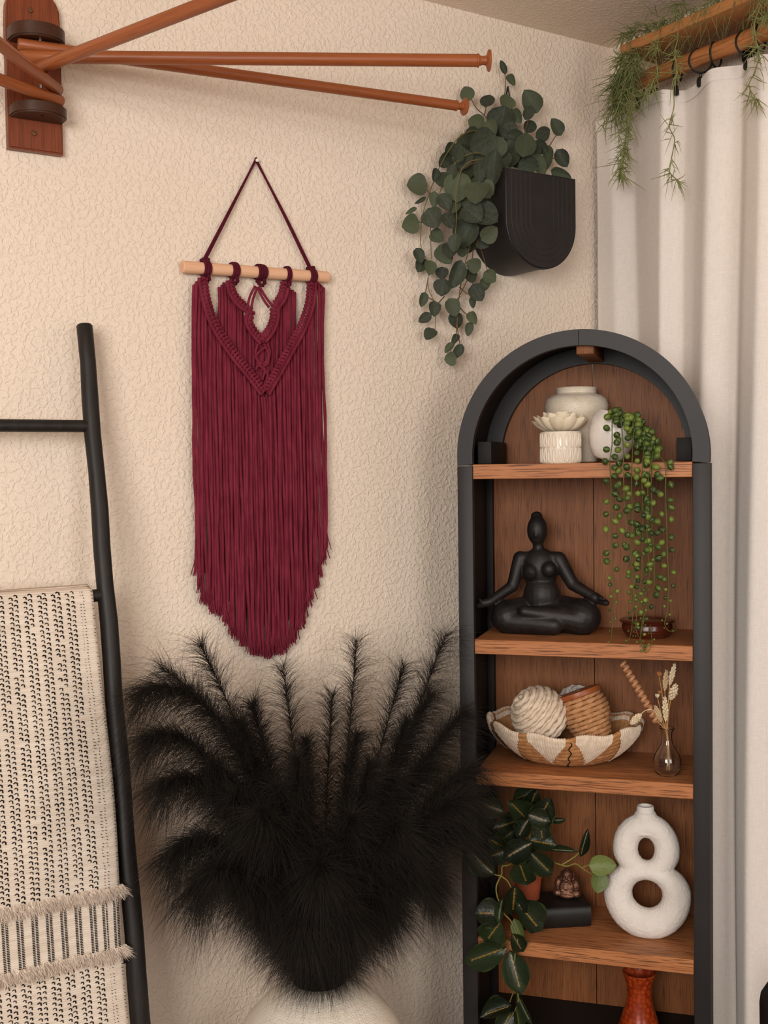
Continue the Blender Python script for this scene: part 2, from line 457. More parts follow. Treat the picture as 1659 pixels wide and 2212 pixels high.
def bsurf(x, z, off=0):
    k = (x-BXR)
    wob = .004*sin(k*19+z*3)+.0025*sin(k*41-z*6)+.003*sin(z*11+k*5)
    d = .0205+max(0, .004+wob)*min(1, (ZT-z)*6)
    xx = x+.004*sin(z*9)*(1 if k > -.03 else .3)
    p = lad(xx, z, d+off)
    if z > ZT-.02:     # roll over the rung
        q = (z-(ZT-.02))/.02; p.y += .032*(1-sqrt(max(0, 1-q*q)))
    return p
b = MB(); NX, NZ = 46, 110
def front(u, w_):
    x = BXL+(BXR-BXL)*u; z = ZT-(ZT-.12)*(w_**1.05); return bsurf(x, z)
b.grid(front, NX, NZ)
bo = b.build('front_cloth', M['blanket'], bl)
md = bo.modifiers.new('thick', 'SOLIDIFY'); md.thickness = .005; md.offset = -1
b = MB()
def backc(u, w_):
    x = BXL+(BXR-.004-BXL)*u; z = ZT-.001-(ZT-.5)*w_
    p = lad(x, z, -.0215-.003*sin(x*30)); p.y = min(p.y, -.006)
    if w_ < .03: p.y -= .02*(1-w_/.03)
    return p
b.grid(backc, 30, 40); b.build('back_cloth', M['blanket'], bl)
# stitches as raised yarn
zA, zB = .653, .535     # the two fringe rows
mk = MB()
def stroke(pts, wd):
    P = [bsurf(x, z, .0016) for x, z in pts]; vs = []
    for i, p in enumerate(P):
        a = P[max(i-1, 0)]; c2 = P[min(i+1, len(P)-1)]; tt = (c2-a).normalized(); sd = tt.cross(Vector((0, 1, 0))).normalized()*wd/2
        vs += [p-sd, p+Vector((0, -.0008, 0)), p+sd]
    mk.add(vs, [f for i in range(len(P)-1) for f in ((i*3, i*3+1, i*3+4, i*3+3), (i*3+1, i*3+2, i*3+5, i*3+4))])
x = BXR-.047; ci = 0
while x > BXL+.01:
    for k, dx in enumerate((0, -.0108)):
        z = ZT-.012-(.0045 if k else 0)
        while z > .13:
            if not (zB-.012 < z < zA+.008) and random.random() > .02:
                s_ = random.uniform(.8, 1.15); jx = random.uniform(-.0008, .0008); X = x+dx+jx
                stroke([(X-.0048*s_, z+.0006), (X-.0015, z+.0024*s_), (X+.0016*s_, z+.0012), (X+.0018*s_, z-.0034*s_)], .0024*random.uniform(.8, 1.3))
            z -= .0098*random.uniform(.97, 1.03)
    x -= .0287; ci += 1
for dx, st, pr in ((.0305, .0062, .9), (.0225, .0062, .9), (.0035, .007, .8)):
    z = ZT-.012
    while z > .13:
        if not (zB-.012 < z < zA+.008) and random.random() < pr:
            X = BXR-dx+random.uniform(-.0012, .0012); stroke([(X-.0012, z), (X+.0013, z-.0012)], .0013)
        z -= st
x = BXR-.006
while x > BXL+.01:
    for dx in (0, -.0075):
        z = zA-.006
        while z > zB+.006:
            X = x+dx; stroke([(X-.0026, z+.0012), (X, z-.0002), (X+.0026, z+.0008)], .0021); z -= .0032
    x -= .0285 if x < BXR-.05 else .0245
mk.build('stitching', M['blanket_mark'], bl, False, kind='stuff')
for zz in (zA, zB):
    N = 5200; xs = rng.uniform(BXL, BXR+.008, N); zs = zz+rng.uniform(-.006, .009, N)
    R = np.array([bsurf(float(a), float(c), .001) for a, c in zip(xs, zs)])
    D = np.stack([rng.normal(0, .35, N)+np.where(xs > BXR-.01, .9, .15), -.45+rng.normal(0, .2, N), -.85+rng.normal(0, .3, N)], 1); D /= np.linalg.norm(D, axis=1)[:, None]
    V, Q = hairs(R, D, rng.uniform(.009, .019, N), .0016, .25, .25, 3)
    V = V-np.array(bl.location)
    o = link('fringe', fastmesh('fringe', V, Q, M['fringe']), bl); o['kind'] = 'stuff'

# ------------------------------------------------------------------ curtain, rod, board
t = NT('curtain_linen').set(rough=.9, spec=.1)
f1 = t.noise(t.coord((700, 700, 40)), 1, 2); f2 = t.noise(t.coord((60, 60, 900)), 1, 2)
s_ = t.math('ADD', f1, f2)
t.base(t.ramp(t.math('MULTIPLY', s_, .5), [(.35, lin('#ddd4cc')), (.6, lin('#e9e1da'))])); t.bump(s_, .35, .0008)
M['curtain'] = t.m
cu = thing('curtain', 'white linen curtain hanging in soft folds beside the bookcase', 'curtain', (-.09, -.6, .01))
FOLD = [(-.02, -.012), (-.10, .000), (-.17, -.024), (-.25, .010), (-.33, .040), (-.345, -.018), (-.40, -.002), (-.455, .03), (-.47, .03), (-.515, -.03), (-.56, .012), (-.62, .032), (-.66, -.02), (-.74, .02), (-.82, -.02), (-.9, .025), (-1.0, -.02), (-1.1, .02), (-1.2, -.01)]
FY = np.linspace(-1.2, -.02, 240)
_fx = np.interp(FY, [a for a, b_ in FOLD][::-1], [b_ for a, b_ in FOLD][::-1])
kern = np.exp(-np.linspace(-2, 2, 9)**2); kern /= kern.sum(); FX = np.convolve(np.pad(_fx, 4, 'edge'), kern, 'valid')
def curt(u, w_):
    y = -.02-1.18*u; zt = 2.497+.008*sin(y*21); z = FL+.012+(zt-.012-FL)*(1-w_)
    ys = y+.05*(w_-.3)*sin(y*5+1)*.5+.012*sin(w_*5+y*8)
    a = float(np.interp(ys, FY, FX))*(.95+.45*w_)
    x = -.088-a-.006*sin(w_*7+y*20)*w_
    return Vector((min(x, -.022), min(y, -.012), z))
b = MB(); b.grid(curt, 220, 60); o = b.build('cloth', M['curtain'], cu, sharp=None)
md = o.modifiers.new('thick', 'SOLIDIFY'); md.thickness = .0025; md.offset = 0
b = MB(); b.grid(lambda u, w_: curt(u, w_*.012)+Vector((-.003, 0, .0015)), 220, 3); b.build('top_hem', M['curtain'], cu, sharp=None)
RZ, RXX, RR = 2.553, -.095, .0225
rd = thing('curtain_rod', 'round wooden curtain rod under the board above the curtain', 'curtain rod', (RXX, -.7, RZ))
b = MB(); b.tube([(RXX, -.12, RZ), (RXX, -.7, RZ), (RXX, -1.6, RZ)], RR, 24); b.build('pole', M['rod_wood'], rd)
for y in (-.17, -1.5):
    b = MB(); b.bbox((-.05, y, RZ-.028), (.1, .02, .014), .002); b.bbox((-.006, y, RZ-.03), (.011, .03, .07), .002); b.tube([(RXX+.03*cos(a), y, RZ+.026*sin(a)-.002) for a in np.linspace(-pi, 0, 12)], .005, 8); b.build('rod_bracket', M['black_metal'], rd)
bd = thing('ledge_board', 'long wooden ledge board fixed high on the wall above the curtain rod', 'shelf', (-.09, -.9, 2.605))
b = MB(); b.bbox((-.09, -.91, 2.6185), (.179, 1.38, .027), .002); b.build('plank', M['board_wood'], bd)
for y in (-.5, -1.3):
    b = MB(); b.bbox((-.004, y, 2.57), (.007, .03, .06), .001); b.build('wall_cleat', M['black_metal'], bd)
def ring_clip(y, tilt, i):
    lab = ['black ring with clip holding the curtain corner beneath the trailing greenery', 'second black curtain ring from the corner, clip on the fold', 'third black curtain ring from the corner, close to the fourth', 'fourth black curtain ring from the corner, with a plainly visible clip',
           'fifth black curtain ring, behind the short hanging green strand', 'black curtain ring nearest the right edge of the photo'][i]
    rg = thing('curtain_ring', lab, 'curtain ring', (RXX, y, RZ-.012), 0, 'curtain rings')
    R = .031; Mr = Matrix.Rotation(tilt, 4, 'Z')
    b = MB(); b.tube([Vector((RXX, y, RZ-.0085)) + Mr @ Vector((R*cos(a), .0, R*sin(a))) for a in np.linspace(0, 2*pi, 33)[:-1]], .0026, 8, closed=True); b.build('hoop', M['black_metal'], rg)
    b = MB(); b.tube([Vector((RXX, y, RZ-.0085-R-.006)) + Vector((.004*cos(a), 0, .006*sin(a))) for a in np.linspace(0, 2*pi, 13)[:-1]], .0013, 6, closed=True); b.build('eyelet', M['black_metal'], rg)
    b = MB(); b.bbox((RXX-.003, y, RZ-.0085-R-.024), (.008, .012, .026), .002); b.bbox((RXX-.008, y, RZ-.0085-R-.026), (.005, .01, .018), .0015); b.build('clip', M['black_metal'], rg)
for i, (y, tl) in enumerate(((-.205, .3), (-.345, .35), (-.425, -.5), (-.475, .25), (-.575, -.4), (-.615, .3))): ring_clip(y, tl, i)

# ------------------------------------------------------------------ macrame
mc = thing('macrame_hanging', 'burgundy macrame wall hanging with long fringe on a pale wooden dowel', 'wall hanging', W(552, 1000, 0))
DO = .020
A, Bp = W(393, 576.5, DO), W(707.5, 599, DO)
b = MB(); dv = (Bp-A).normalized(); b.tube([A, A+dv*.002, Bp-dv*.002, Bp], [.0125, .0142, .0142, .0125], 20)
b.build('dowel', M['dowel_wood'], mc)
PIN = W(550, 349, 0)
wp = thing('push_pin', 'white push pin in the wall holding up the burgundy macrame', 'pin', PIN)
b = MB(); b.lathe([(.0012, -.004), (.0012, .012), (.004, .0125), (.0038, .016), (.0001, .0165)], 14, PIN, Matrix.Rotation(pi/2, 4, 'X')); b.build('pin_body', M['pin'], wp)
b = MB()
def on_dowel(px):
    t_ = (px-393)/(707.5-393); return A+(Bp-A)*t_
kL, kR = on_dowel(437)+Vector((0, 0, .016)), on_dowel(669)+Vector((0, 0, .016))
for o_ in (-.0028, .0028):
    b.tube(smooth_path([kL+Vector((o_, 0, 0)), kL.lerp(PIN, .5)+Vector((-.0015+o_*.6, -.006, 0)), kL.lerp(PIN, .95)+Vector((0, -.007+o_*.4, .003)), PIN+Vector((0, -.008+o_*.4, .0045)), kR.lerp(PIN, .95)+Vector((0, -.007+o_*.4, .003)), kR.lerp(PIN, .5)+Vector((.0015+o_*.6, -.006, 0)), kR+Vector((o_, 0, 0))], 8), .0027, 8)
b.build('hanging_cord', M['burgundy_dark'], mc)
up = Vector((0, 0, 1)); fw = Vector((0, -1, 0))
for px, n_ in ((440, 3), (499, 3), (556, 4), (614, 2), (669, 3)):
    c = on_dowel(px); b = MB()
    for i in range(n_):
        q = c+dv*(i-(n_-1)/2)*.0058
        b.tube([q+(up*cos(a)+fw*sin(a))*(.0165+.001*sin(3*a+i)) + dv*.0015*sin(a) for a in np.linspace(0, 2*pi, 21)[:-1]], .0034, 8, closed=True)
    b.build('loop', M['burgundy_dark'], mc)
    b = MB(); k0 = c-up*.021-Vector((0, .002, 0))
    for i in range(7):
        a = 2*pi*i/7; b.sph(k0+Vector((.006*cos(a)*(n_*.3+.3), -.005*sin(a*2)-.003, -.004+.007*sin(a))), (.0055, .005, .0045), 8, 6)
    if px in (437, 440, 669):
        for i in range(4): b.sph(c+up*(.018+.003*(i % 2))+dv*(-.008+.005*i), (.006, .006, .005), 8, 6)
    b.build('knot', M['burgundy_dark'], mc)
def band(path, off, wide, name, flip):
    """square-knot sennit with a smooth holding cord below it"""
    P = smooth_path([W(x, y, off) for x, y in path], 10); b = MB(); acc = 0; i = 0
    L = [0]
    for p, q in zip(P, P[1:]): L.append(L[-1]+(q-p).length)
    def atl(s_):
        j = min(int(np.searchsorted(L, s_)), len(P)-1); return P[max(j, 1)-1].lerp(P[max(j, 1)], (s_-L[max(j, 1)-1])/max(1e-6, L[max(j, 1)]-L[max(j, 1)-1])), (P[max(j, 1)]-P[max(j, 1)-1]).normalized()
    s_ = .004; k = 0
    while s_ < L[-1]:
        p, tg = atl(s_); sd = tg.cross(fw).normalized()*flip
        e = .0065*wide
        b.tube(smooth_path([p-sd*e*1.1+tg*.003, p-sd*e*.5-tg*.0015+fw*.005, p+sd*e*.6+fw*.0055-tg*.001, p+sd*e*1.15+tg*.003], 3), .0036, 6)
        b.sph(p-sd*e*1.25+fw*.002, (.0042, .0042, .0048), 7, 5); b.sph(p+sd*e*.1+fw*.0045-tg*.004, (.0045, .0035, .0032), 7, 5)
        s_ += .0092; k += 1
    E = []
    for j in range(0, len(P)):
        tg = (P[min(j+1, len(P)-1)]-P[max(j-1, 0)]).normalized(); sd = tg.cross(fw).normalized()*flip; E.append(P[j]+sd*.0115*wide+fw*.005)
    b.tube(E, .0042, 8); b.build(name, M['burgundy'], mc)
    return E
band([(438, 600), (446, 650), (466, 705), (503, 762), (543, 812), (568, 846)], .03, 1.0, 'knotted_band', 1)
band([(671, 612), (667, 655), (650, 705), (623, 755), (597, 802), (570, 848)], .03, 1.0, 'knotted_band', -1)
band([(497, 606), (502, 632), (520, 656), (541, 672), (537, 694), (548, 716), (566, 736)], .022, .9, 'knotted_band', 1)
band([(614, 610), (607, 640), (592, 664), (590, 690), (580, 714), (564, 734)], .022, .9, 'knotted_band', -1)
b = MB()
for pth in ([(551, 618), (540, 640), (534, 664)], [(556, 620), (547, 645), (543, 666)], [(556, 620), (568, 645), (581, 664)], [(560, 618), (574, 642), (588, 660)],
            [(570, 742), (580, 765), (577, 785), (563, 792), (556, 780)], [(556, 744), (552, 765), (563, 790), (578, 808)], [(577, 742), (583, 762), (575, 780)], [(560, 760), (573, 752), (582, 768), (568, 786), (552, 772), (560, 760)], [(552, 800), (558, 790), (572, 798), (566, 822)], [(578, 800), (577, 815), (568, 835)]):
    b = MB(); b.tube(smooth_path([W(x, y, .027) for x, y in pth], 6), .0031, 7); b.build('braid_strand', M['burgundy'], mc)
hem = [(414, 1212), (424, 1245), (436, 1292), (460, 1318), (480, 1330), (497, 1362), (522, 1392), (550, 1408), (575, 1414), (604, 1408), (630, 1392), (650, 1350), (664, 1312), (680, 1275), (692, 1232), (702, 1200), (712, 1180)]
topF = [(418, 622), (432, 604), (444, 668), (466, 722), (503, 778), (543, 828), (570, 862), (600, 818), (630, 766), (656, 714), (672, 660), (684, 612), (700, 628)]
topB = [(474, 622), (488, 608), (498, 642), (524, 668), (538, 700), (560, 742), (585, 724), (598, 680), (612, 650), (626, 620), (640, 632)]
def cord(px, ytop, yend, off, ph, r, last=True, arc=0):
    p0 = W(px-1, ytop, off); pe = W(px+6, yend, off); x0 = W(px+2, 1000, off).x
    b = MB(); pts = []; N_ = 22; zt, ze = p0.z, pe.z
    for i in range(N_+1):
        t_ = i/N_; z = zt+(ze-zt)*t_; wob = (.0012*sin(t_*9+ph*3)+.0016*sin(t_*17+ph*7)*t_)
        xx = p0.x*(1-min(1, t_*6))+x0*min(1, t_*6)+wob+(pe.x-x0)*max(0, t_-.6)/.4*.6
        pts.append(Vector((xx, -off-.002*sin(ph*5+t_*6)-.001*cos(ph*13), z)))
    pts[0].y += .004
    if arc: pts = [Vector((pts[0].x+arc, -off, pts[0].z-.004)), Vector((pts[0].x+arc*.55, -off-.001, pts[0].z+.010)), Vector((pts[0].x+arc*.12, -off, pts[0].z+.006))]+pts[1:]; N_ = len(pts)-1
    b.tube(pts, [r*(1+.1*sin(ph*11+i*1.9)) for i in range(N_+1)], 7)
    o = b.build('cord', M['burgundy'], mc)
    if last:
        t2 = MB(); e = pts[-1]
        for k in range(13):
            a = 2*pi*k/13+ph; rr = r*(.35+.65*(k % 3)/2); fl = random.uniform(1.2, 3.2); L_ = random.uniform(.03, .04)
            s0 = e+Vector((rr*.6*cos(a), rr*.6*sin(a), .006)); s1 = e+Vector((rr*1.1*cos(a), rr*sin(a), -.008)); s2 = e+Vector((rr*fl*1.2*cos(a)+random.uniform(-.001, .001), rr*fl*.8*sin(a), -L_))
            t2.tube([s0, s1, s2], [.0016, .0015, .0011], 4)
        t2.build('tassel', M['burgundy'], o)
NF = 54
for i in range(NF):
    px = 418+(700-418)*i/(NF-1); ye = lerp(hem, px+5)-32+random.uniform(-9, 9)
    cord(px+random.uniform(-.8, .8), lerp(topF, px), ye, .0235+.004*(i % 2)+random.uniform(0, .002), i*.37, .0039, True, .012 if i < 3 else -.012 if i > NF-4 else 0)
NB = 34
for i in range(NB):
    px = 476+(638-476)*i/(NB-1); ye = lerp(hem, px+5)-40-random.uniform(0, 90)
    cord(px, lerp(topB, px), ye, .0135+.003*(i % 2), i*.53+2, .0037, False)
for i in range(14):
    px = random.choice([random.uniform(422, 470), random.uniform(640, 694)]); cord(px, lerp(topF, px)+30, lerp(hem, px+5)-45-random.uniform(0, 50), .015, i*.9, .0032)

# ------------------------------------------------------------------ leaves
def leafmesh(name, m, seed, round_=.5, cup=.12, tipp=.3, nu=6, nv=8, wav=.02):
    b = MB(); rnd = random.Random(seed); ph = rnd.uniform(0, 6)
    def fn(u, v_):
        s_ = (u*2-1); t_ = v_
        hw_ = .5*(sin(pi*t_**(.78 if round_ > .4 else .9)))**(.62 if round_ > .4 else .8)
        hw_ = hw_ if 0 < t_ < 1 else 0.0
        x = s_*hw_; z = cup*(x*x*2.2)-.10*(t_-.5)**2+wav*sin(5*t_+ph)*s_+.012*abs(s_)
        return Vector((x, t_-.0, z))
    b.grid(fn, nu, nv)
    return b.mesh(name, m, True, None)
def leafmat(name, dark, mid, light, rib=None, ribw=.03, rough=.55, spec=.3, edge=None):
    t = NT(name).set(rough=rough, spec=spec)
    oi = t.n('ShaderNodeObjectInfo'); v = t.coord()
    c = t.ramp(oi.outputs['Random'], [(0, lin(dark)), (.5, lin(mid)), (1, lin(light))])
    nz = t.noise(v, 6, 4); c = t.mix(t.ramp(nz, [(.4, (0, 0, 0, 1)), (.75, (.4, .4, .4, 1))]), c, lin(light))
    sp = t.n('ShaderNodeSeparateXYZ'); t.l(v, sp.inputs[0]); ax = t.math('ABSOLUTE', sp.outputs[0])
    jag = t.noise(t.coord((18, 26, 1)), 1, 3, .7)
    if rib:
        thr = t.math('MULTIPLY', t.math('SUBTRACT', jag, .38), ribw*4.5)
        k = t.math('LESS_THAN', ax, thr); y1 = t.math('GREATER_THAN', sp.outputs[1], .1); y2 = t.math('LESS_THAN', sp.outputs[1], .82)
        c = t.mix(t.math('MULTIPLY', t.math('MULTIPLY', k, y1), y2), c, lin(rib))
    else:
        k = t.math('LESS_THAN', ax, .012); c = t.mix(t.math('MULTIPLY', k, .45), c, lin(light))
    vein = t.n('ShaderNodeTexWave'); vein.inputs['Scale'].default_value = 3.0; vein.inputs['Distortion'].default_value = .6
    cb = t.n('ShaderNodeCombineXYZ'); t.l(t.math('SUBTRACT', sp.outputs[1], t.math('MULTIPLY', ax, .9)), cb.inputs[0]); t.l(cb.outputs[0], vein.inputs[0])
    c = t.mix(t.math('MULTIPLY', t.math('GREATER_THAN', vein.outputs['Fac'], .93), .3), c, lin(light))
    if edge:
        c = t.mix(t.math('MULTIPLY', t.math('GREATER_THAN', t.math('ADD', ax, t.math('MULTIPLY', nz, .12)), .50), .6), c, lin(edge))
    t.base(c); t.bump(nz, .15, .02)
    return t.m
def place_leaf(me, parent, name, P, lpx, wpx, ang, tilt=(0, 0), label=None):
    """leaf centred on world point P, `lpx` x `wpx` photo pixels, tip pointing along angle `ang` (90 = down)"""
    k = mpp(P); a = radians(ang)
    y = (RIGHT*cos(a)+DOWN*sin(a)).normalized(); zc = (CAM-P).normalized(); zc = (zc-y*zc.dot(y)).normalized(); x = y.cross(zc)
    R = Matrix((x, y, zc)).transposed()
    R = R @ Matrix.Rotation(tilt[0], 3, 'X') @ Matrix.Rotation(tilt[1], 3, 'Y')
    S = Matrix.Diagonal((wpx*k/abs(cos(tilt[1])), lpx*k/abs(cos(tilt[0])), lpx*k))
    L = (R @ S).to_4x4(); L.translation = P-(R @ S) @ Vector((0, .5, 0))
    o = link(name, me, parent, world=L)
    if label: o['label'] = label
    return o
M['stem_olive'] = simple('olive_stem', '#6e6638', '#5d5630', .6)
M['stem_brown'] = simple('brown_stem', '#6a4f33', '#5b442c', .6)
M['euca'] = leafmat('eucalyptus_leaf', '#2b302a', '#363d31', '#525a42', None, .02, .6, .25)

# ------------------------------------------------------------------ wall planter with eucalyptus
pl = thing('wall_planter', 'black D-shaped wall planter hung below the arm ends of the drying rack', 'planter', W(1165, 575, .08))
PX0, PX1, PZT, PZC, PD = -.524, -.284, 2.272, 2.146, .148; PC = (PX0+PX1)/2; PR = (PX1-PX0)/2
def dshape(r, top, n=28):
    return [(PC-r, top), ]+[(PC-r*cos(pi*i/n), PZC-r*sin(pi*i/n)) for i in range(n+1)]+[(PC+r, top)]
def shell(rO, rI, y0, y1, name, m, bev=0):
    o_, i_ = dshape(rO, PZT), dshape(rI, PZT); n = len(o_); b = MB(); vs = []
    for y in (y0, y1): vs += [(x, y, z) for x, z in o_]+[(x, y, z) for x, z in i_]
    fs = []
    for j in range(n-1):
        fs += [(j, j+1, 2*n+j+1, 2*n+j), (n+j, 3*n+j, 3*n+j+1, n+j+1), (j, n+j, n+j+1, j+1), (2*n+j, 2*n+j+1, 3*n+j+1, 3*n+j)]
    for j in (0, n-1): fs.append((j, 2*n+j, 3*n+j, n+j))
    b.add(vs, fs); return b.build(name, m, pl, True, 35)
shell(PR, PR-.006, -.002, -PD+.008, 'shell', M['planter'])
b = MB(); b.prism(dshape(PR-.0005, PZT)[::-1], -.0015, -.008); b.build('back_plate', M['planter'], pl, True, 35)
bm = bmesh.new(); pts = dshape(PR+.003, PZT+.004)
fv = [bm.verts.new((x, -PD-.006, z)) for x, z in pts]; bv = [bm.verts.new((x, -PD+.009, z)) for x, z in pts]; n = len(pts)
bm.faces.new(fv); bm.faces.new(bv[::-1])
for i in range(n): bm.faces.new((fv[i], bv[i], bv[(i+1) % n], fv[(i+1) % n]))
bmesh.ops.recalc_face_normals(bm, faces=bm.faces[:]); bmesh.ops.bevel(bm, geom=[e for e in bm.edges if all(v.co.y < -PD-.005 for v in e.verts)], offset=.004, segments=3, affect='EDGES')
b = MB(); b.bm(bm); b.build('front_panel', M['planter'], pl, True, 35)
b = MB()
for q in (.016, .032, .048, .064, .08):
    r = PR-q; ps = dshape(r, PZT-.004, 20); b.tube([(x, -PD-.0055, z) for x, z in ps], .0010, 6)
b.build('front_ribs', M['planter'], pl)
b = MB(); hk = W(1097, 187, .012)
for px_, x_ in ((1, PC-.07), (-1, PC+.07)):
    b.tube([hk, (x_, -.012, PZT-.02)], .0022, 6)
b.build('hanging_cord', M['black_metal'], pl)
hp = thing('wall_hook', 'small white pin holding the black planter cord under the topmost leaves', 'hook', W(1097, 186, 0))
b = MB(); b.lathe([(.0012, -.003), (.0012, .012), (.004, .0125), (.0036, .016), (.0001, .0165)], 12, W(1097, 186, 0), Matrix.Rotation(pi/2, 4, 'X')); b.build('pin_body', M['pin'], hp)
eu = thing('eucalyptus_plant', 'trailing dusty green eucalyptus with round leaves spilling from the black wall planter', 'plant', (PC, -.075, PZT-.03))
EUL = [(887, 484, 39, 39, 160, .05), (888, 456, 28, 9, 150, .05), (935, 471, 45, 43, 60, .08), (970, 477, 40, 27, 60, .13), (944, 510, 33, 28, 40, .06), (983, 525, 36, 26, 95, .14),
 (1006, 505, 62, 50, 120, .10), (1021, 461, 50, 45, 40, .15), (1050, 464, 55, 48, 30, .16), (1057, 505, 40, 34, -40, .17), (1042, 526, 30, 20, 20, .12), (962, 549, 46, 38, 60, .07), (974, 538, 40, 32, 90, .09), (998, 544, 22, 22, 80, .08),
 (905, 552, 32, 22, 70, .06), (910, 573, 34, 28, 120, .04), (929, 578, 34, 25, 95, .06), (955, 590, 26, 26, 90, .04), (956, 621, 36, 36, 100, .06), (985, 593, 60, 32, 110, .09), (1023, 573, 32, 30, 200, .09), (1018, 595, 32, 26, 80, .06), (1058, 598, 30, 28, 40, .07), (1049, 614, 28, 22, 100, .05),
 (1031, 632, 40, 33, 60, .07), (1022, 653, 26, 14, 90, .06), (914, 647, 31, 18, 105, .05), (938, 667, 33, 24, 90, .06), (918, 687, 30, 20, 150, .05), (978, 664, 40, 30, 70, .06), (986, 691, 34, 28, 90, .05), (1021, 687, 30, 20, 60, .05), (1013, 711, 30, 17, 100, .04), (929, 722, 30, 25, 125, .05),
 (983, 733, 27, 14, 120, .05), (970, 752, 27, 14, 130, .05), (990, 759, 32, 20, 120, .06), (973, 775, 26, 28, 170, .06),
 (1087, 145, 30, 13, -110, .03), (1105, 173, 30, 16, 60, .04), (1009, 202, 32, 29, -110, .04), (1054, 218, 33, 28, -70, .05), (1095, 220, 36, 32, -80, .04), (1147, 219, 50, 40, -120, .06), (1142, 243, 36, 22, -60, .07), (1029, 265, 36, 33, 200, .05), (1060, 277, 36, 30, 60, .09), (1084, 265, 62, 56, 100, .05), (1117, 251, 34, 22, 60, .09),
 (1173, 289, 38, 28, -30, .07), (1202, 274, 38, 25, -120, .06), (1214, 342, 40, 28, 60, .07), (1212, 376, 44, 22, 20, .09), (1135, 313, 58, 42, -80, .12), (1115, 298, 40, 34, 20, .09), (1101, 332, 52, 50, 90, .08), (1043, 308, 58, 56, 150, .10), (991, 335, 34, 20, -90, .10), (1022, 303, 50, 46, 160, .06),
 (1067, 363, 66, 38, 95, .16), (1036, 373, 48, 26, 90, .14), (976, 373, 32, 20, 100, .11), (973, 325, 36, 26, 120, .05), (940, 378, 30, 16, 100, .07), (954, 388, 34, 27, 80, .08), (901, 400, 43, 42, 180, .05), (988, 404, 58, 54, 90, .11), (1031, 417, 52, 50, 100, .16), (1048, 409, 42, 38, 60, .14), (938, 431, 34, 20, 90, .08), (961, 436, 38, 30, 60, .10), (908, 433, 26, 8, 150, .06),
 (1142, 356, 42, 38, 20, .11), (1164, 356, 46, 28, 60, .09), (1181, 340, 60, 22, 90, .08), (1145, 274, 34, 26, -60, .06), (1080, 345, 46, 44, 110, .10), (1005, 371, 48, 42, 120, .07), (1010, 433, 36, 30, 60, .10), (1030, 342, 48, 42, 100, .07), (1000, 312, 40, 36, 140, .05), (1120, 340, 48, 44, 70, .07), (1090, 302, 52, 48, 90, .06),
 (962, 348, 36, 30, 140, .05), (1015, 488, 48, 44, 80, .08), (990, 462, 44, 38, 120, .07), (1000, 345, 44, 38, 100, .08), (1040, 440, 44, 40, 90, .09), (1062, 400, 44, 40, 70, .10), (1072, 320, 46, 40, 120, .11), (1062, 335, 40, 34, 80, .08), (1150, 330, 44, 36, 50, .08), (980, 445, 34, 28, 100, .09), (1020, 400, 44, 40, 100, .08), (1050, 330, 50, 44, 90, .07), (1168, 318, 36, 26, 40, .07), (1100, 285, 40, 36, 60, .08), (1016, 528, 40, 34, 110, .06)]
eum = [leafmesh('eucalyptus_leaf', M['euca'], i, .6, .16+.06*i, .3) for i in range(4)]
for i, (x, y, l_, w_, a, off) in enumerate(EUL):
    place_leaf(eum[i % 4], eu, 'leaf', W(x, y, off), l_*1.08, w_*1.12, a, (random.uniform(-.45, .45), random.uniform(-.35, .35)))
EUS = [[(1085, 365, .09), (1050, 300, .09), (1028, 282, .08), (990, 298, .07), (955, 350, .06), (930, 410, .06), (912, 470, .06), (909, 530, .05), (925, 572, .05), (925, 620, .05), (940, 660, .05), (940, 712, .05)],
 [(1075, 350, .1), (1030, 330, .1), (985, 350, .1), (958, 400, .08), (935, 450, .07), (930, 500, .05), (932, 560, .05)], [(1080, 362, .11), (1035, 345, .14), (1000, 362, .13), (985, 420, .13), (986, 470, .14), (983, 510, .14)],
 [(1078, 372, .1), (1035, 420, .1), (1022, 500, .1), (1000, 590, .08), (991, 650, .06), (988, 700, .06), (992, 735, .05), (996, 756, .05)], [(1030, 518, .12), (1041, 545, .1), (1050, 575, .08), (1055, 590, .07)], [(1022, 540, .09), (1015, 590, .07), (992, 640, .06)],
 [(1095, 320, .06), (1083, 250, .03), (1092, 190, .03), (1090, 155, .03)], [(1075, 310, .07), (1050, 255, .05), (1030, 235, .05), (1018, 214, .04)], [(1046, 250, .05), (1050, 232, .05)], [(1130, 330, .08), (1133, 290, .07), (1144, 250, .07)], [(1165, 350, .07), (1190, 310, .06), (1204, 288, .06)], [(1160, 358, .07), (1190, 343, .07), (1205, 343, .07)],
 [(994, 640, .05), (980, 655, .05)], [(990, 660, .05), (1003, 675, .05), (1012, 680, .05)], [(938, 650, .05), (921, 640, .05)], [(960, 640, .05), (938, 665, .05), (925, 680, .05)], [(925, 600, .05), (918, 640, .05)], [(992, 620, .05), (1010, 635, .06), (1022, 634, .06)], [(986, 700, .05), (985, 735, .05), (972, 758, .05)], [(935, 425, .06), (912, 400, .05)], [(915, 480, .05), (903, 480, .05)], [(1060, 370, .14), (1030, 350, .13), (985, 372, .11), (975, 360, .11)]]
for k, ps in enumerate(EUS):
    b = MB(); pp = smooth_path([W(*q) for q in ps], 5); b.tube(pp, [.0017-.0007*i/len(pp) for i in range(len(pp))], 6); b.build('stem', M['stem_olive'] if k < 3 else M['stem_brown'], eu)
b = MB(); b.prism(dshape(PR-.007, PZT-.03)[::-1], -.01, -PD+.01); b.build('potting_foam', M['black_inner'], eu, False)

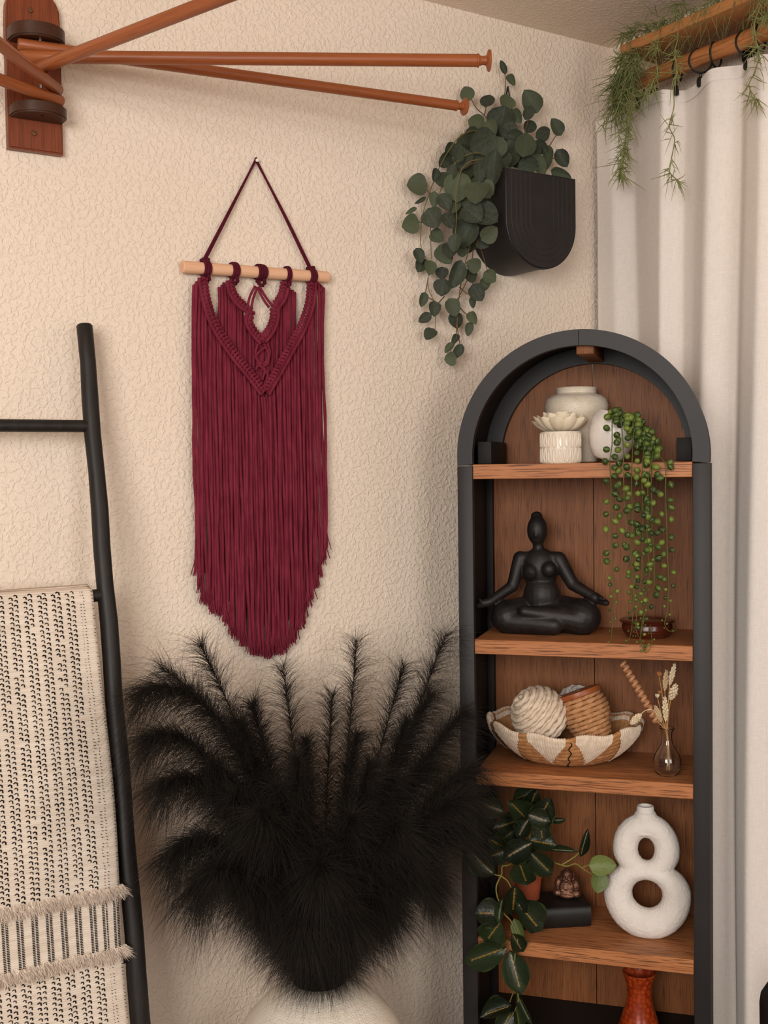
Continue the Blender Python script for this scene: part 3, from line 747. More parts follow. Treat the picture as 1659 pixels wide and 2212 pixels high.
# ------------------------------------------------------------------ blob sculpting
def blob(name, mb, m, parent, voxel=.003, smooth=6, disp=0, dscale=.01, world=True, label=None, link_=True):
    """closed pieces fused into one continuous skin"""
    if parent is not None and world:
        Mi = rootm(parent).inverted(); mb.v = [tuple(Mi @ Vector(v)) for v in mb.v]
    me = mb.mesh(name+'_src', m, True, None); o = bpy.data.objects.new(name+'_src', me); col.objects.link(o)
    r = o.modifiers.new('r', 'REMESH'); r.mode = 'VOXEL'; r.voxel_size = voxel; r.use_smooth_shade = True
    s = o.modifiers.new('s', 'SMOOTH'); s.iterations = smooth; s.factor = .5
    if disp:
        tx = bpy.data.textures.new(name, 'CLOUDS'); tx.noise_scale = dscale
        d = o.modifiers.new('d', 'DISPLACE'); d.texture = tx; d.strength = disp; d.texture_coords = 'LOCAL'
    dg = bpy.context.evaluated_depsgraph_get(); out = bpy.data.meshes.new_from_object(o.evaluated_get(dg)); bpy.data.objects.remove(o)
    out.name = name; out.materials.clear(); out.materials.append(m)
    out.polygons.foreach_set('use_smooth', [True]*len(out.polygons))
    if not link_: return out
    q = link(name, out, parent)
    if label: q['label'] = label
    return q
def rope(mb, pts, r, n=10, lobes=3, twist=300, depth=.2):
    pts = [Vector(p) for p in pts]; k = len(pts); vs = []; tg = []; L = 0
    for i in range(k): tg.append((pts[min(i+1, k-1)]-pts[max(i-1, 0)]).normalized())
    ref = Vector((0, 0, 1)) if abs(tg[0].z) < .9 else Vector((1, 0, 0)); nx = tg[0].cross(ref).normalized()
    for i in range(k):
        if i:
            nx = tg[i-1].rotation_difference(tg[i]) @ nx; nx = (nx-tg[i]*nx.dot(tg[i])).normalized(); L += (pts[i]-pts[i-1]).length
        ny = tg[i].cross(nx)
        for j in range(n):
            a = 2*pi*j/n; rr = r*(1+depth*cos(lobes*a+L*twist)); vs.append(pts[i]+(nx*cos(a)+ny*sin(a))*rr)
    fs = [(i*n+j, i*n+(j+1) % n, (i+1)*n+(j+1) % n, (i+1)*n+j) for i in range(k-1) for j in range(n)]
    fs += [tuple(range(n-1, -1, -1)), tuple((k-1)*n+j for j in range(n))]
    mb.add(vs, fs)

# ------------------------------------------------------------------ floor vase and pampas
t = NT('ribbed_white_ceramic').set(rough=.6, spec=.3)
v = t.coord(); wv = t.n('ShaderNodeTexWave'); wv.bands_direction = 'Z'; wv.inputs['Scale'].default_value = 40; wv.inputs['Distortion'].default_value = 6; wv.inputs['Detail'].default_value = 1; wv.inputs['Detail Scale'].default_value = 6
t.l(v, wv.inputs[0]); t.base(t.ramp(t.noise(v, 8), [(.3, lin('#dcd0c0')), (.7, lin('#e6dbcc'))])); t.bump(wv.outputs['Fac'], .4, .003); M['vase_white'] = t.m
VC = W(690, 2112, .32); VC.z = FL
fv_ = thing('floor_vase', 'large round white textured vase on the floor beneath the black plumes', 'vase', VC)
prof = [(.10, 0), (.16, .02), (.205, .08), (.225, .15), (.222, .22), (.20, .30), (.165, .365), (.125, .41), (.085, .437), (.064, .447), (.06, .452), (.056, .449), (.055, .44), (.07, .42), (.1, .38)]
vtop = .452; zr = W(690, 2112, .32).z-.004
prof = [(r, z*(zr-FL)/vtop) for r, z in prof]
b = MB(); b.lathe(prof, 64, VC); b.build('vase_body', M['vase_white'], fv_)
MOUTH = VC+Vector((0, 0, zr-FL))
PLUMES = [ # tip px, tip distance from the wall, control px, control distance, hairs, hair length
 ((300, 1502), .42, (500, 1380), .40, 'leftmost black plume drooping toward the ladder'), ((432, 1392), .22, (560, 1640), .30, 'black plume rising just left of the macrame tip'), ((350, 1445), .30, (560, 1560), .34, 'thin black plume curving up between the ladder and the macrame'),
 ((612, 1440), .16, (650, 1750), .26, 'black plume standing upright right under the macrame fringe'), ((770, 1385), .17, (745, 1720), .26, 'tall upright black plume right of the macrame tip'), ((962, 1372), .24, (860, 1640), .30, 'tallest black plume reaching up beside the bookcase post'),
 ((872, 1440), .22, (800, 1680), .28, 'black plume between the tall upright one and the one at the bookcase'), ((718, 1500), .20, (700, 1780), .28, 'short thin black plume in the gap near the bunch centre'), ((318, 1600), .45, (470, 1500), .42, 'black plume drooping just below the leftmost one'),
 ((350, 1700), .48, (480, 1590), .44, 'black plume sagging at mid height toward the ladder'), ((372, 1850), .46, (500, 1700), .44, 'low black plume bending left above the lowest left one'), ((428, 1918), .46, (520, 1770), .44, 'lowest black plume on the left side of the bunch'),
 ((1000, 1540), .46, (860, 1690), .42, 'black plume leaning across the bookcase post by the rope basket'), ((1020, 1660), .50, (880, 1740), .46, 'black plume spreading toward the bookcase shelf of the basket'), ((1000, 1790), .50, (880, 1790), .46, 'black plume pointing right at the height of the leafy houseplant'),
 ((930, 1900), .48, (870, 1800), .46, 'lowest black plume on the right side of the bunch'), ((640, 1640), .52, (665, 1850), .46, 'black plume in the middle front of the bunch'), ((800, 1650), .52, (750, 1850), .46, 'black plume in front, right of the bunch centre'),
 ((560, 1760), .56, (630, 1800), .48, 'black plume drooping forward, left of centre'), ((860, 1790), .56, (790, 1820), .48, 'black plume drooping forward, right of centre'), ((690, 1890), .60, (690, 1800), .50, 'black plume hanging forward over the vase mouth'),
 ((520, 1560), .36, (590, 1720), .36, 'dense black plume left of centre behind the front ones'), ((930, 1500), .33, (820, 1700), .34, 'dense black plume right of centre behind the front ones'), ((460, 1660), .44, (560, 1700), .40, 'dense black plume on the left flank of the bunch'),
 ((920, 1650), .44, (820, 1760), .42, 'dense black plume on the right flank of the bunch'), ((575, 1930), .50, (600, 1830), .46, 'short black plume low on the left near the vase'), ((830, 1960), .50, (780, 1830), .46, 'short black plume low on the right near the vase'),
 ((600, 1700), .50, (640, 1900), .44, 'black plume filling the bunch left of its middle'), ((760, 1760), .55, (720, 1900), .46, 'black plume filling the bunch right of its middle'), ((470, 1880), .52, (570, 1850), .46, 'black plume in the lower left of the bunch'), ((890, 1880), .52, (800, 1850), .46, 'black plume in the lower right of the bunch'), ((650, 1990), .58, (660, 1880), .50, 'short black plume bending down just above the vase, left of its middle'), ((740, 1980), .58, (720, 1880), .50, 'short black plume bending down just above the vase, right of its middle'), ((1010, 1720), .56, (860, 1760), .5, 'black plume fanning over the lower bookcase post'),
 ((545, 1520), .34, (610, 1760), .34, 'full black plume just right of the left upright ones'), ((660, 1600), .40, (675, 1850), .38, 'full black plume below the short gap plume, left'), ((770, 1590), .38, (730, 1840), .38, 'full black plume below the tall upright one'), ((880, 1560), .40, (790, 1780), .38, 'full black plume left of the bookcase post at mid height'), ((500, 1720), .50, (590, 1780), .46, 'full black plume on the left front of the bunch'), ((850, 1680), .52, (770, 1840), .46, 'full black plume on the right front of the bunch')]
for i, (tip, off, ctl, coff, lab) in enumerate(PLUMES):
    T = W(tip[0], tip[1], off); C = W(ctl[0], ctl[1], coff); a0 = 2*pi*i/len(PLUMES)
    S = MOUTH+Vector((.03*cos(a0), .03*sin(a0), -.03)); S0 = VC+Vector((.05*cos(a0), .05*sin(a0), .06))
    pt = thing('pampas_plume', lab, 'dried grass', S0, 0, 'black pampas plumes in the floor vase')
    bez = lambda t_: S*(1-t_)**2+C*(2*t_*(1-t_))+T*t_*t_
    pts = [bez(k/26) for k in range(27)]
    b = MB(); b.tube([S0, S0.lerp(S, .5)]+pts, [.0022]*2+[.0022-.0016*k/26 for k in range(27)], 6); b.build('stem', M['black_fluff'], pt)
    thin = i in (1, 2, 3, 4, 5, 6, 7)
    N = 2300 if thin else 3600
    tt = .06+.94*rng.uniform(0, 1, N)**(.85 if thin else .95); P3 = np.array([tuple(p) for p in pts])
    idx = tt*26; lo = np.minimum(idx.astype(int), 25); fr = (idx-lo)[:, None]
    R = P3[lo]*(1-fr)+P3[lo+1]*fr; tg = P3[lo+1]-P3[lo]; tg /= np.linalg.norm(tg, axis=1)[:, None]
    rad = rng.normal(size=(N, 3)); rad -= tg*(rad*tg).sum(1)[:, None]; rad /= np.linalg.norm(rad, axis=1)[:, None]
    sp = rng.uniform(.5, 1.15, N)[:, None]*(1-.3*tt[:, None]**3)
    D = tg*(1-.35*sp)+rad*sp; D /= np.linalg.norm(D, axis=1)[:, None]
    Ln = rng.uniform(.06, .155 if thin else .14, N)*(1-.3*tt**4)*(.6+.4*np.minimum(1, tt/.3))*(1.15 if thin else 1.05)
    V, Q = hairs(R, D, Ln, .0007 if thin else .0009, .55, .16, 4)
    V[:, 1] = np.minimum(V[:, 1], -.004)
    # keep the fluff in front of the bookcase face
    cdist = (V[:, 0]-CO.x)*CV.x+(V[:, 1]-CO.y)*CV.y; cu_ = (V[:, 0]-CO.x)*CU.x+(V[:, 1]-CO.y)*CU.y
    push = np.where((cdist > -.006) & (cu_ > -.31), cdist+.006, 0); V[:, 0] -= CV.x*push; V[:, 1] -= CV.y*push
    V -= np.array(S0)
    o = link('fluff', fastmesh('fluff', V, Q, M['black_fluff']), pt); o['kind'] = 'stuff'

# ------------------------------------------------------------------ top shelf
def shelf_root(name, label, cat, px, v, z, rot=0, **kw):
    p = OCl(px, 1000, v); zz = SH[0]
    # u so that the vertical axis crosses photo column px at the given height
    for _ in range(3):
        q = cab(p.x, v, z+.03); c = q-CAM; x_ = PW/2+FPX*c.dot(RIGHT)/c.dot(FWD); p.x += (px-x_)*c.dot(FWD)/FPX/.96
    return thing(name, label, cat, cab(p.x, v, z), CROT+rot, **kw)
t = NT('speckled_ceramic').set(rough=.45, spec=.4); v = t.coord()
sp_ = t.ramp(t.noise(v, 420, 2), [(.62, (0, 0, 0, 1)), (.68, (1, 1, 1, 1))]); t.base(t.mix(t.math('MULTIPLY', sp_, .7), t.ramp(t.noise(v, 30), [(.3, lin('#cfc0ac')), (.7, lin('#ddd0be'))]), lin('#7d6a55'))); t.bump(t.noise(v, 160, 3), .2, .002); M['speckle'] = t.m
t = NT('white_glaze').set(rough=.22, spec=.5); v = t.coord()
sp_ = t.ramp(t.noise(v, 350, 2), [(.64, (0, 0, 0, 1)), (.69, (1, 1, 1, 1))]); t.base(t.mix(t.math('MULTIPLY', sp_, .45), lin('#e6dfd7'), lin('#8a7c6c'))); t.bump(t.noise(v, 40, 2), .05, .003); M['glaze'] = t.m
M['cream_glaze'] = simple('cream_glaze', '#e4d8c8', '#ddd0be', .2, 30, .5)
M['petal'] = simple('cream_petal', '#e0d2b6', '#ecdfc7', .75, 8, .15, .2, 60, .01, stretch=(8, 1, 1))
sv = shelf_root('squat_vase', 'squat speckled beige vase at the back of the top shelf', 'vase', 1246, .205, SH[0])
K = .00119
b = MB(); prof = [(.045, 0), (.052, .004), (.06, .04), (.069, .085), (.0775, .125), (.081, .147), (.077, .163), (.066, .173), (.054, .176), (.0505, .179), (.0505, .188), (.0535, .192), (.051, .194), (.047, .19), (.047, .178), (.06, .16), (.05, .05)]
b.lathe(prof, 48); b.build('vase_body', M['speckle'], sv, world=False)
pp_ = shelf_root('petal_pot', 'small white cylinder pot with raised teardrop relief under the cream flower', 'pot', 1211, .085, SH[0])
b = MB(); PRR = .0495; HP = .078
b.lathe([(PRR*.97, 0), (PRR, .002), (PRR, HP-.002), (PRR*.98, HP), (PRR*.93, HP), (PRR*.92, HP-.02), (.0005, HP-.02)], 56); b.build('pot_body', M['cream_glaze'], pp_, world=False)
b = MB(); n_ = 18; b.tube([(.0058*sin(a)*(.45+.55*(1-cos(a))/2 if True else 1), 0, .017*cos(a)) for a in np.linspace(0, 2*pi, n_+1)[:-1]], .0017, 6, closed=True)
drop = b.mesh('relief_drop', M['cream_glaze'], True, None)
for row in range(2):
    for k in range(22):
        a = 2*pi*(k+.5*row*0)/22; Mx = Matrix.Rotation(a, 4, 'Z') @ Matrix.Translation((PRR+.0002, 0, .02+.037*row)) @ Matrix.Rotation(pi/2, 4, 'Z')
        if sin(a) < .25: link('relief_drop', drop, pp_, basis=Mx)
fl_ = thing('cream_flower', 'cream artificial flower with pointed petals on the white teardrop pot', 'flower', ROOT[pp_.name].translation+Vector((0, 0, HP-.006)), CROT)
def petalmesh(seed):
    b = MB(); rnd = random.Random(seed); bend = 1.15+rnd.uniform(-.15, .15); prof_ = [(0, 0)]
    for k in range(9): ph = bend*(k+.5)/9; prof_.append((prof_[-1][0]+cos(ph)/9, prof_[-1][1]+sin(ph)/9))
    def fn(u, v_):
        i = v_*9; y = float(np.interp(i, range(10), [p[0] for p in prof_])); z = float(np.interp(i, range(10), [p[1] for p in prof_]))
        hw_ = .5*(.32+.68*sin(pi*min(v_*.72+.1, .5)))*(1 if v_ < .72 else sqrt(max(0, 1-((v_-.72)/.29)**2))); s_ = 2*u-1
        return Vector((s_*hw_, y-.25*s_*s_*hw_*sin(bend*v_), z+.25*s_*s_*hw_*cos(bend*v_)+.012*sin(9*u+seed)*v_))
    b.grid(fn, 8, 9); return b.mesh('petal', M['petal'], True, None)
pm = [petalmesh(30+i) for i in range(3)]
for w_, (cnt, el, ln, wd) in enumerate(((10, .0, .074, .040), (10, .28, .070, .038), (8, .6, .058, .034), (6, .85, .044, .026))):
    for k in range(cnt):
        a = 2*pi*(k+.5*(w_ % 2))/cnt+random.uniform(-.12, .12); e = el+random.uniform(-.1, .1)
        Mx = Matrix.Rotation(a, 4, 'Z') @ Matrix.Translation((0, .010-.002*w_, .004)) @ Matrix.Rotation(e, 4, 'X') @ Matrix.Diagonal((wd, ln*random.uniform(.92, 1.05), ln, 1))
        link('petal', pm[k % 3], fl_, basis=Mx)
b = MB(); b.tube([(0, 0, -.006), (0, 0, .012)], [.012, .014], 12); b.build('flower_base', M['petal'], fl_, world=False)
gp = shelf_root('tilted_glazed_pot', 'glossy white speckled round pot leaning to the right with pearls spilling out', 'pot', 1306, .10, SH[0])
Mt = Matrix.Rotation(.24, 4, 'Y'); b = MB()
prof = [(.001, .000), (.026, .0005), (.036, .006), (.0475, .025), (.0565, .05), (.0595, .07), (.057, .09), (.05, .108), (.0445, .118), (.042, .1185), (.0415, .116), (.05, .095), (.05, .06), (.0005, .055)]
b.lathe(prof, 48, (.004, 0, .0065), Mt, cap0=False); b.build('pot_body', M['glaze'], gp, world=False)
# string of pearls
t = NT('pearl_leaf').set(rough=.42, spec=.4); oi = t.n('ShaderNodeObjectInfo'); v = t.coord()
c = t.ramp(oi.outputs['Random'], [(0, lin('#26351a')), (.55, lin('#3d5020')), (1, lin('#6b7a30'))])
sx = t.n('ShaderNodeSeparateXYZ'); t.l(v, sx.inputs[0]); ax = t.math('ABSOLUTE', sx.outputs[0]); t.base(t.mix(t.math('MULTIPLY', t.math('LESS_THAN', ax, .12), .35), c, lin('#94a24e'))); M['pearl'] = t.m
M['pearl_stem'] = simple('pearl_stem', '#55602a', '#47521f', .6)
sp = thing('string_of_pearls', 'green string-of-pearls plant trailing from the tilted white pot over two shelves', 'plant', ROOT[gp.name] @ Vector((.03, -.02, .1)), CROT)
b = MB(); b.sph((0, 0, 0), (1, .92, 1.08), 10, 8); b.sph((0, 0, 1.08), (.12, .12, .14), 5, 4); pearl = b.mesh('pearl', M['pearl'], True, None)
def put_pearl(P, r):
    Mx = Matrix.Translation(P) @ Quaternion((random.gauss(0, 1), random.gauss(0, 1), random.gauss(0, 1), random.gauss(0, 1))).normalized().to_matrix().to_4x4() @ Matrix.Diagonal((r, r, r, 1))
    link('pearl', pearl, sp, world=Mx)
STR = [[(1335, 893, .03), (1323, 905, .012), (1322, 960, -.012), (1317, 1000, -.018), (1320, 1060, -.018), (1318, 1130, -.018), (1321, 1190, -.018), (1326, 1260, -.018), (1324, 1320, -.018), (1320, 1380, -.018), (1312, 1388, -.018)],
 [(1350, 892, .03), (1342, 905, .012), (1346, 960, -.012), (1347, 1030, -.018), (1350, 1110, -.018), (1356, 1160, -.018), (1364, 1220, -.018), (1375, 1280, -.018), (1391, 1330, -.018), (1384, 1375, -.018), (1391, 1402, -.018)],
 [(1365, 895, .03), (1369, 920, .008), (1366, 980, -.014), (1364, 1050, -.02), (1366, 1130, -.02), (1365, 1200, -.02), (1367, 1290, -.02), (1366, 1340, -.02), (1360, 1378, -.02), (1347, 1392, -.02)],
 [(1375, 905, .03), (1390, 950, .002), (1387, 1030, -.024), (1389, 1120, -.024), (1388, 1200, -.024), (1385, 1250, -.024), (1376, 1320, -.024), (1374, 1360, -.024), (1385, 1385, -.024)],
 [(1385, 920, .03), (1405, 970, 0.0), (1407, 1060, -.02), (1409, 1140, -.02), (1412, 1190, -.02), (1413, 1260, -.02), (1398, 1310, -.02), (1386, 1350, -.02), (1385, 1390, -.02), (1395, 1410, -.02), (1408, 1390, -.02), (1404, 1350, -.02)],
 [(1390, 930, .03), (1425, 985, 0.0), (1437, 1005, -.014), (1438, 1060, -.018), (1440, 1130, -.018), (1442, 1200, -.018), (1445, 1270, -.018), (1440, 1325, -.018), (1436, 1348, -.018), (1445, 1363, -.018), (1461, 1361, -.018)],
 [(1395, 935, .03), (1410, 975, -.005), (1400, 1040, -.028), (1400, 1110, -.028), (1398, 1180, -.028), (1404, 1240, -.028), (1392, 1290, -.028)]]
np_ = 0
for si, ps in enumerate(STR):
    P = smooth_path([OC(*q) for q in ps], 10); b = MB(); b.tube(P, [.0014-.0007*i/len(P) for i in range(len(P))], 5); b.build('stem', M['pearl_stem'], sp)
    acc = 0; nxt = .01; side = 1; tot = sum((q-p).length for p, q in zip(P, P[1:])); run = 0
    for p, q in zip(P, P[1:]):
        d = (q-p).length; run += d; acc += d
        if acc > nxt:
            f = run/tot; r = .0083*(1-.12*f) if f < .68 else .0066-.0156*(f-.68)
            r = max(r, .0018)*random.uniform(.88, 1.12)
            sd = CU*side*(r+.002+random.uniform(0, .003))+CV*random.uniform(-.006, .003)+Vector((0, 0, random.uniform(-.004, .004)))
            put_pearl(p+sd, r); acc = 0; side = -side if random.random() < .8 else side; np_ += 1
            nxt = (.0138 if f < .68 else .011)*random.uniform(.75, 1.25)
for k in range(62):   # heaped over the pot mouth
    f = random.random()**.8; px = 1318+f*95+random.uniform(-8, 8); py = 886+f*f*62+random.uniform(-10, 26+30*f); put_pearl(OC(px, py, .045-.05*f+random.uniform(-.015, .02)), .0077*random.uniform(.85, 1.15))

# ------------------------------------------------------------------ second shelf: figure and dish
t = NT('black_sculpture').set(rough=.5, spec=.32, color=lin('#1b1817')); v = t.coord(); t.bump(t.noise(v, 45, 4, .6), .25, .004)
t.base(t.ramp(t.noise(v, 30, 4), [(.35, lin('#171413')), (.7, lin('#262120'))])); M['sculpt'] = t.m
st = shelf_root('seated_figure_sculpture', 'black abstract sculpture of a cross-legged woman with outstretched hands on the second shelf', 'sculpture', 1178, .17, SH[1])
_r = ROOT[st.name].inverted()
def S_(px, py, dv=0):
    p = _r @ OC(px, py, .17); return Vector((p.x, p.y+dv, p.z))
b = MB(); zb = .004
b.sph(Vector((S_(1180, 1340).x, .0, .042)), (.062, .06, .042), 20, 14)
b.cap(Vector((S_(1150, 1335).x, .02, .044)), Vector((S_(1102, 1335).x, -.035, .041)), .048, .044)
b.cap(Vector((S_(1205, 1335).x, .02, .044)), Vector((S_(1262, 1335).x, -.025, .044)), .050, .046)
b.cap(Vector((S_(1105, 1345).x, -.045, .032)), Vector((S_(1205, 1345).x, -.062, .026)), .033, .024)
b.cap(Vector((S_(1262, 1340).x, -.035, .036)), S_(1142, 1314, -.068), .036, .015)
b.cap(S_(1142, 1314, -.068), S_(1134, 1310, -.066), .013, .008)
b.sph(S_(1170, 1288), (.048, .042, .055), 20, 14); b.sph(S_(1166, 1228), (.048, .034, .055), 20, 14); b.cap(S_(1130, 1205), S_(1200, 1205), .017, .017)
b.sph(S_(1150, 1234, -.026), (.021, .02, .021), 14, 10); b.sph(S_(1189, 1228, -.026), (.019, .018, .019), 14, 10)
b.sph(S_(1151, 1233, -.046), .0035, 8, 6)
b.cap(S_(1164, 1205), S_(1162, 1165), .0155, .0135); b.sph(S_(1161, 1145, -.004), (.0265, .028, .039), 18, 12); b.sph(S_(1159, 1116, .002), (.016, .016, .014), 12, 8)
b.cap(S_(1161, 1138, -.028), S_(1162, 1156, -.030), .003, .005)
b.cap(S_(1124, 1206), S_(1109, 1265, -.012), .0195, .0155); b.cap(S_(1109, 1265, -.012), S_(1066, 1295, -.05), .0155, .0115); b.cap(S_(1062, 1296, -.05), S_(1042, 1303, -.056), .0125, .0085)
b.cap(S_(1207, 1208), S_(1238, 1262, -.005), .0205, .0165); b.cap(S_(1238, 1262, -.005), S_(1288, 1287, -.03), .0165, .0125); b.cap(S_(1288, 1288, -.03), S_(1313, 1299, -.036), .0145, .0085)
b.cap(S_(1052, 1297, -.06), S_(1046, 1289, -.06), .005, .004); b.cap(S_(1300, 1288, -.045), S_(1311, 1290, -.048), .005, .004)
me_ = blob('sculpture_body', b, M['sculpt'], st, .0028, 7, world=False, link_=False)
zmin = min(v.co.z for v in me_.vertices)
for v_ in me_.vertices:
    if v_.co.z < .003: v_.co.z = 0.001
link('sculpture_body', me_, st)
M['red_wood'] = wood('dark_red_lacquer', '#471c12', '#5b2617', '#220c07', 0, .2, .4, 1, .5)
ds = shelf_root('lidded_wood_dish', 'round dark red lacquered wooden dish behind the hanging pearl strands', 'dish', 1398, .135, SH[1])
b = MB(); b.lathe([(.045, .0), (.05, .001), (.058, .012), (.0605, .016), (.0595, .018), (.062, .021), (.0615, .032), (.0595, .036), (.058, .037)], 48); b.build('dish_body', M['red_wood'], ds, world=False)
b = MB(); b.lathe([(.058, .0372), (.0665, .038), (.0685, .041), (.066, .0435), (.055, .0445), (.046, .044), (.0445, .0415), (.03, .041), (.0005, .041)], 48); b.build('lid', M['red_wood'], ds, world=False)

# ------------------------------------------------------------------ third shelf: basket, rope, dried stems
t = NT('jute').set(rough=.9, spec=.1); v = t.coord(); t.base(t.ramp(t.noise(v, 70, 3), [(.3, lin('#9b6a42')), (.7, lin('#bf8d60'))])); t.bump(t.noise(v, 260, 3), .4, .001); M['jute'] = t.m
M['jute_rope'] = simple('tan_rope', '#a9784f', '#c2926a', .9, 90, .1, .4, 500, .001)
M['cream_rope'] = simple('cream_rope', '#cdb9a2', '#dfcfbc', .9, 90, .1, .4, 500, .001)
M['white_rope'] = simple('white_rope', '#c9c1b8', '#d8d2ca', .9, 90, .1, .4, 500, .001)
bk = shelf_root('woven_basket', 'shallow oval jute basket with white string triangles around the rim', 'basket', 1219, .152, SH[2])
BRX, BH, ELL = .193, .083, .69
bprof = [(.085, .002), (.10, .004), (.125, .013), (.15, .029), (.172, .049), (.187, .068), (BRX, BH)]
bp = np.array(bprof)
def bpt(a, s_, off=0):      # s_: 0 rim .. 1 foot
    i = (1-s_)*(len(bp)-1); r = float(np.interp(i, range(len(bp)), bp[:, 0])); z = float(np.interp(i, range(len(bp)), bp[:, 1]))
    sc = (.020*cos(a)**2+.014*max(0, sin(a))+.004*cos(10*a-.3))*(1-s_)**1.5
    return Vector(((r+off)*cos(a), (r+off)*sin(a)*ELL, z+sc))
b = MB(); NA, NS = 120, 66
def body(u, w_):
    a = 2*pi*u; return bpt(a, 1-w_, .0020*abs(sin(w_*pi*11))+.0006*sin(a*90+w_*40))
b.grid(body, NA, NS); b.build('outer_weave', M['jute'], bk, world=False)
b = MB(); b.grid(lambda u, w_: bpt(2*pi*u, 1-w_, -.004)+Vector((0, 0, .003*(1-w_))), 72, 16); b.lathe([(.082, .006), (.0005, .006)], 48, cap0=False, ell=ELL); b.build('inner_lining', M['jute'], bk, world=False)
b = MB(); rope(b, [bpt(2*pi*k/160, 0, -.001)+Vector((0, 0, .001)) for k in range(161)], .0052, 8, 2, 420, .12); b.build('rim', M['jute'], bk, world=False)
NW = 10
for k in range(NW):
    a0 = 2*pi*(k+.28)/NW; hw = pi/NW*.80; b = MB(); ns = 15
    def wrap(u, w_):
        a = a0+hw*(2*u-1); fl = 1-abs(2*u-1); depth = .12+.62*fl*(.9+.1*sin(u*97))
        rip = .0016*abs(sin(u*ns*pi))
        if w_ < .3:
            q = w_/.3*pi; return bpt(a, 0, -.001-.0075*cos(q)-(rip if q < 1.5 else -rip))+Vector((0, 0, .0085*sin(q)+rip-.012*max(0, cos(q))))
        return bpt(a, depth*(w_-.3)/.7, .0062+rip)
    b.grid(wrap, 60, 18); b.build('string_wrap', M['cream_rope'], bk, sharp=None, world=False, label='white string triangle wrapped over the basket rim')
for k in range(5):
    a = 2*pi*(k*2+.28+1)/NW*1.0+pi/NW*0; b = MB()
    b.tube([bpt(a+pi/NW+.02*sin(j*1.1), .06+.9*j/22, .0028+.0012*(j % 2)) for j in range(23)], .0014, 6); b.build('seam', M['blanket_mark'], bk, world=False)
def rope_ball(name, label, px, py, v, rpx, m, rr, tiltq, turns):
    c = OC(px, py, v); R = rpx*mpp(c); q = thing(name, label, 'rope', c-Vector((0, 0, R)), CROT)
    b = MB(); Rq = Matrix.Rotation(tiltq[0], 3, 'X') @ Matrix.Rotation(tiltq[1], 3, 'Y'); pts = []; n = int(turns*96)
    cc = Vector((0, 0, R))
    for i in range(n+1):
        t_ = i/n; th = .06+(pi-.12)*t_; a = 2*pi*turns*t_
        pts.append(cc+Rq @ (Vector((sin(th)*cos(a), sin(th)*sin(a), cos(th)))*(R-rr)))
    rope(b, pts, rr, 9, 3, 210, .28); b.sph(cc, R-rr*1.2, 24, 16)
    o = b.build('rope_coil', m, q, sharp=None, world=False); return q
rope_ball('rope_ball', 'cream rope ball in the left of the basket', 1164, 1543, .098, 62, M['cream_rope'], .0062, (.55, -.75), 10.5)
rope_ball('rope_ball', 'greyish white rope ball half hidden behind the tan spool in the basket', 1246, 1527, .222, 48, M['white_rope'], .0058, (.3, .5), 9)
c0, c1 = OC(1250, 1498, .140), OC(1281, 1583, .132); ax = (c1-c0).normalized()
spq = thing('rope_spool', 'spool of tan jute rope with a wooden end disc tilted in the basket', 'rope spool', c1, 0)
e1 = ax.cross(Vector((0, 1, 0))).normalized(); e2 = ax.cross(e1)
b = MB(); pts = []; LL = (c1-c0).length; turns = 9.5; n = 900
for i in range(n+1):
    t_ = i/n; a = 2*pi*turns*t_; r = .046+.011*sin(pi*min(1, t_*1.25+.05))*1.0-.016*max(0, t_-.75)
    pts.append(c0+ax*(.008+(LL+.004)*t_)+(e1*cos(a)+e2*sin(a))*r)
rope(b, pts, .0058, 9, 3, 210, .28); b.build('rope_coil', M['jute_rope'], spq, sharp=None)
Mq = Matrix((e1, e2, ax)).transposed().to_4x4()
b = MB(); b.lathe([(.0005, 0), (.040, 0), (.046, .01), (.05, .06), (.044, LL+.002), (.0005, LL+.006)], 32, c0, Mq, cap0=False); b.build('core', M['jute_rope'], spq)
b = MB(); b.lathe([(.012, -.007), (.054, -.0075), (.0575, -.006), (.0585, .0), (.0575, .006), (.054, .0075), (.012, .0075), (.012, -.007)], 40, c0, Mq, cap0=False); b.build('end_disc', M['rack_disc'] if 'rack_disc' in M else M['arm_wood'], spq)

t = NT('clear_glass').set(rough=.02, spec=.5, color=(.97, .97, .95, 1)); t.b.inputs['Transmission Weight'].default_value = 1; t.b.inputs['IOR'].default_value = 1.45; M['glass'] = t.m
gv = shelf_root('glass_bud_vase', 'small clear glass bulb vase holding dried stems on the third shelf', 'vase', 1441, .072, SH[2])
g = .00114
gp_ = [(.0005, .001), (.020, .001), (.0275, .006), (.0325, .016), (.0345, .029), (.033, .042), (.028, .054), (.0195, .067), (.0145, .078), (.0125, .09), (.0125, .104), (.0155, .112), (.0185, .1155)]
inn = [(max(r-.0018, .0004), z+(.0025 if z < .01 else 0)) for r, z in gp_[::-1]]
b = MB(); b.lathe(gp_+[(.0182, .1172)]+inn[0:], 40, cap0=False); b.build('vase_body', M['glass'], gv, world=False)
M['straw'] = simple('straw_stem', '#b48a55', '#c79d66', .8, 40, .15)
M['ear'] = simple('bleached_grain', '#d6c3a2', '#e6d7ba', .85, 60, .1)
M['bunny'] = simple('bunny_tail', '#bda37f', '#cdb592', .95, 60, .05)
M['curl'] = wood('curly_cane', '#b07a52', '#c48f66', '#7a4a2a', 2, .6, .3)
M['bud'] = simple('orange_bud', '#a8653a', '#c08050', .8, 60, .1)
foot = ROOT[gv.name] @ Vector((.006, 0, .012))
GV = .072
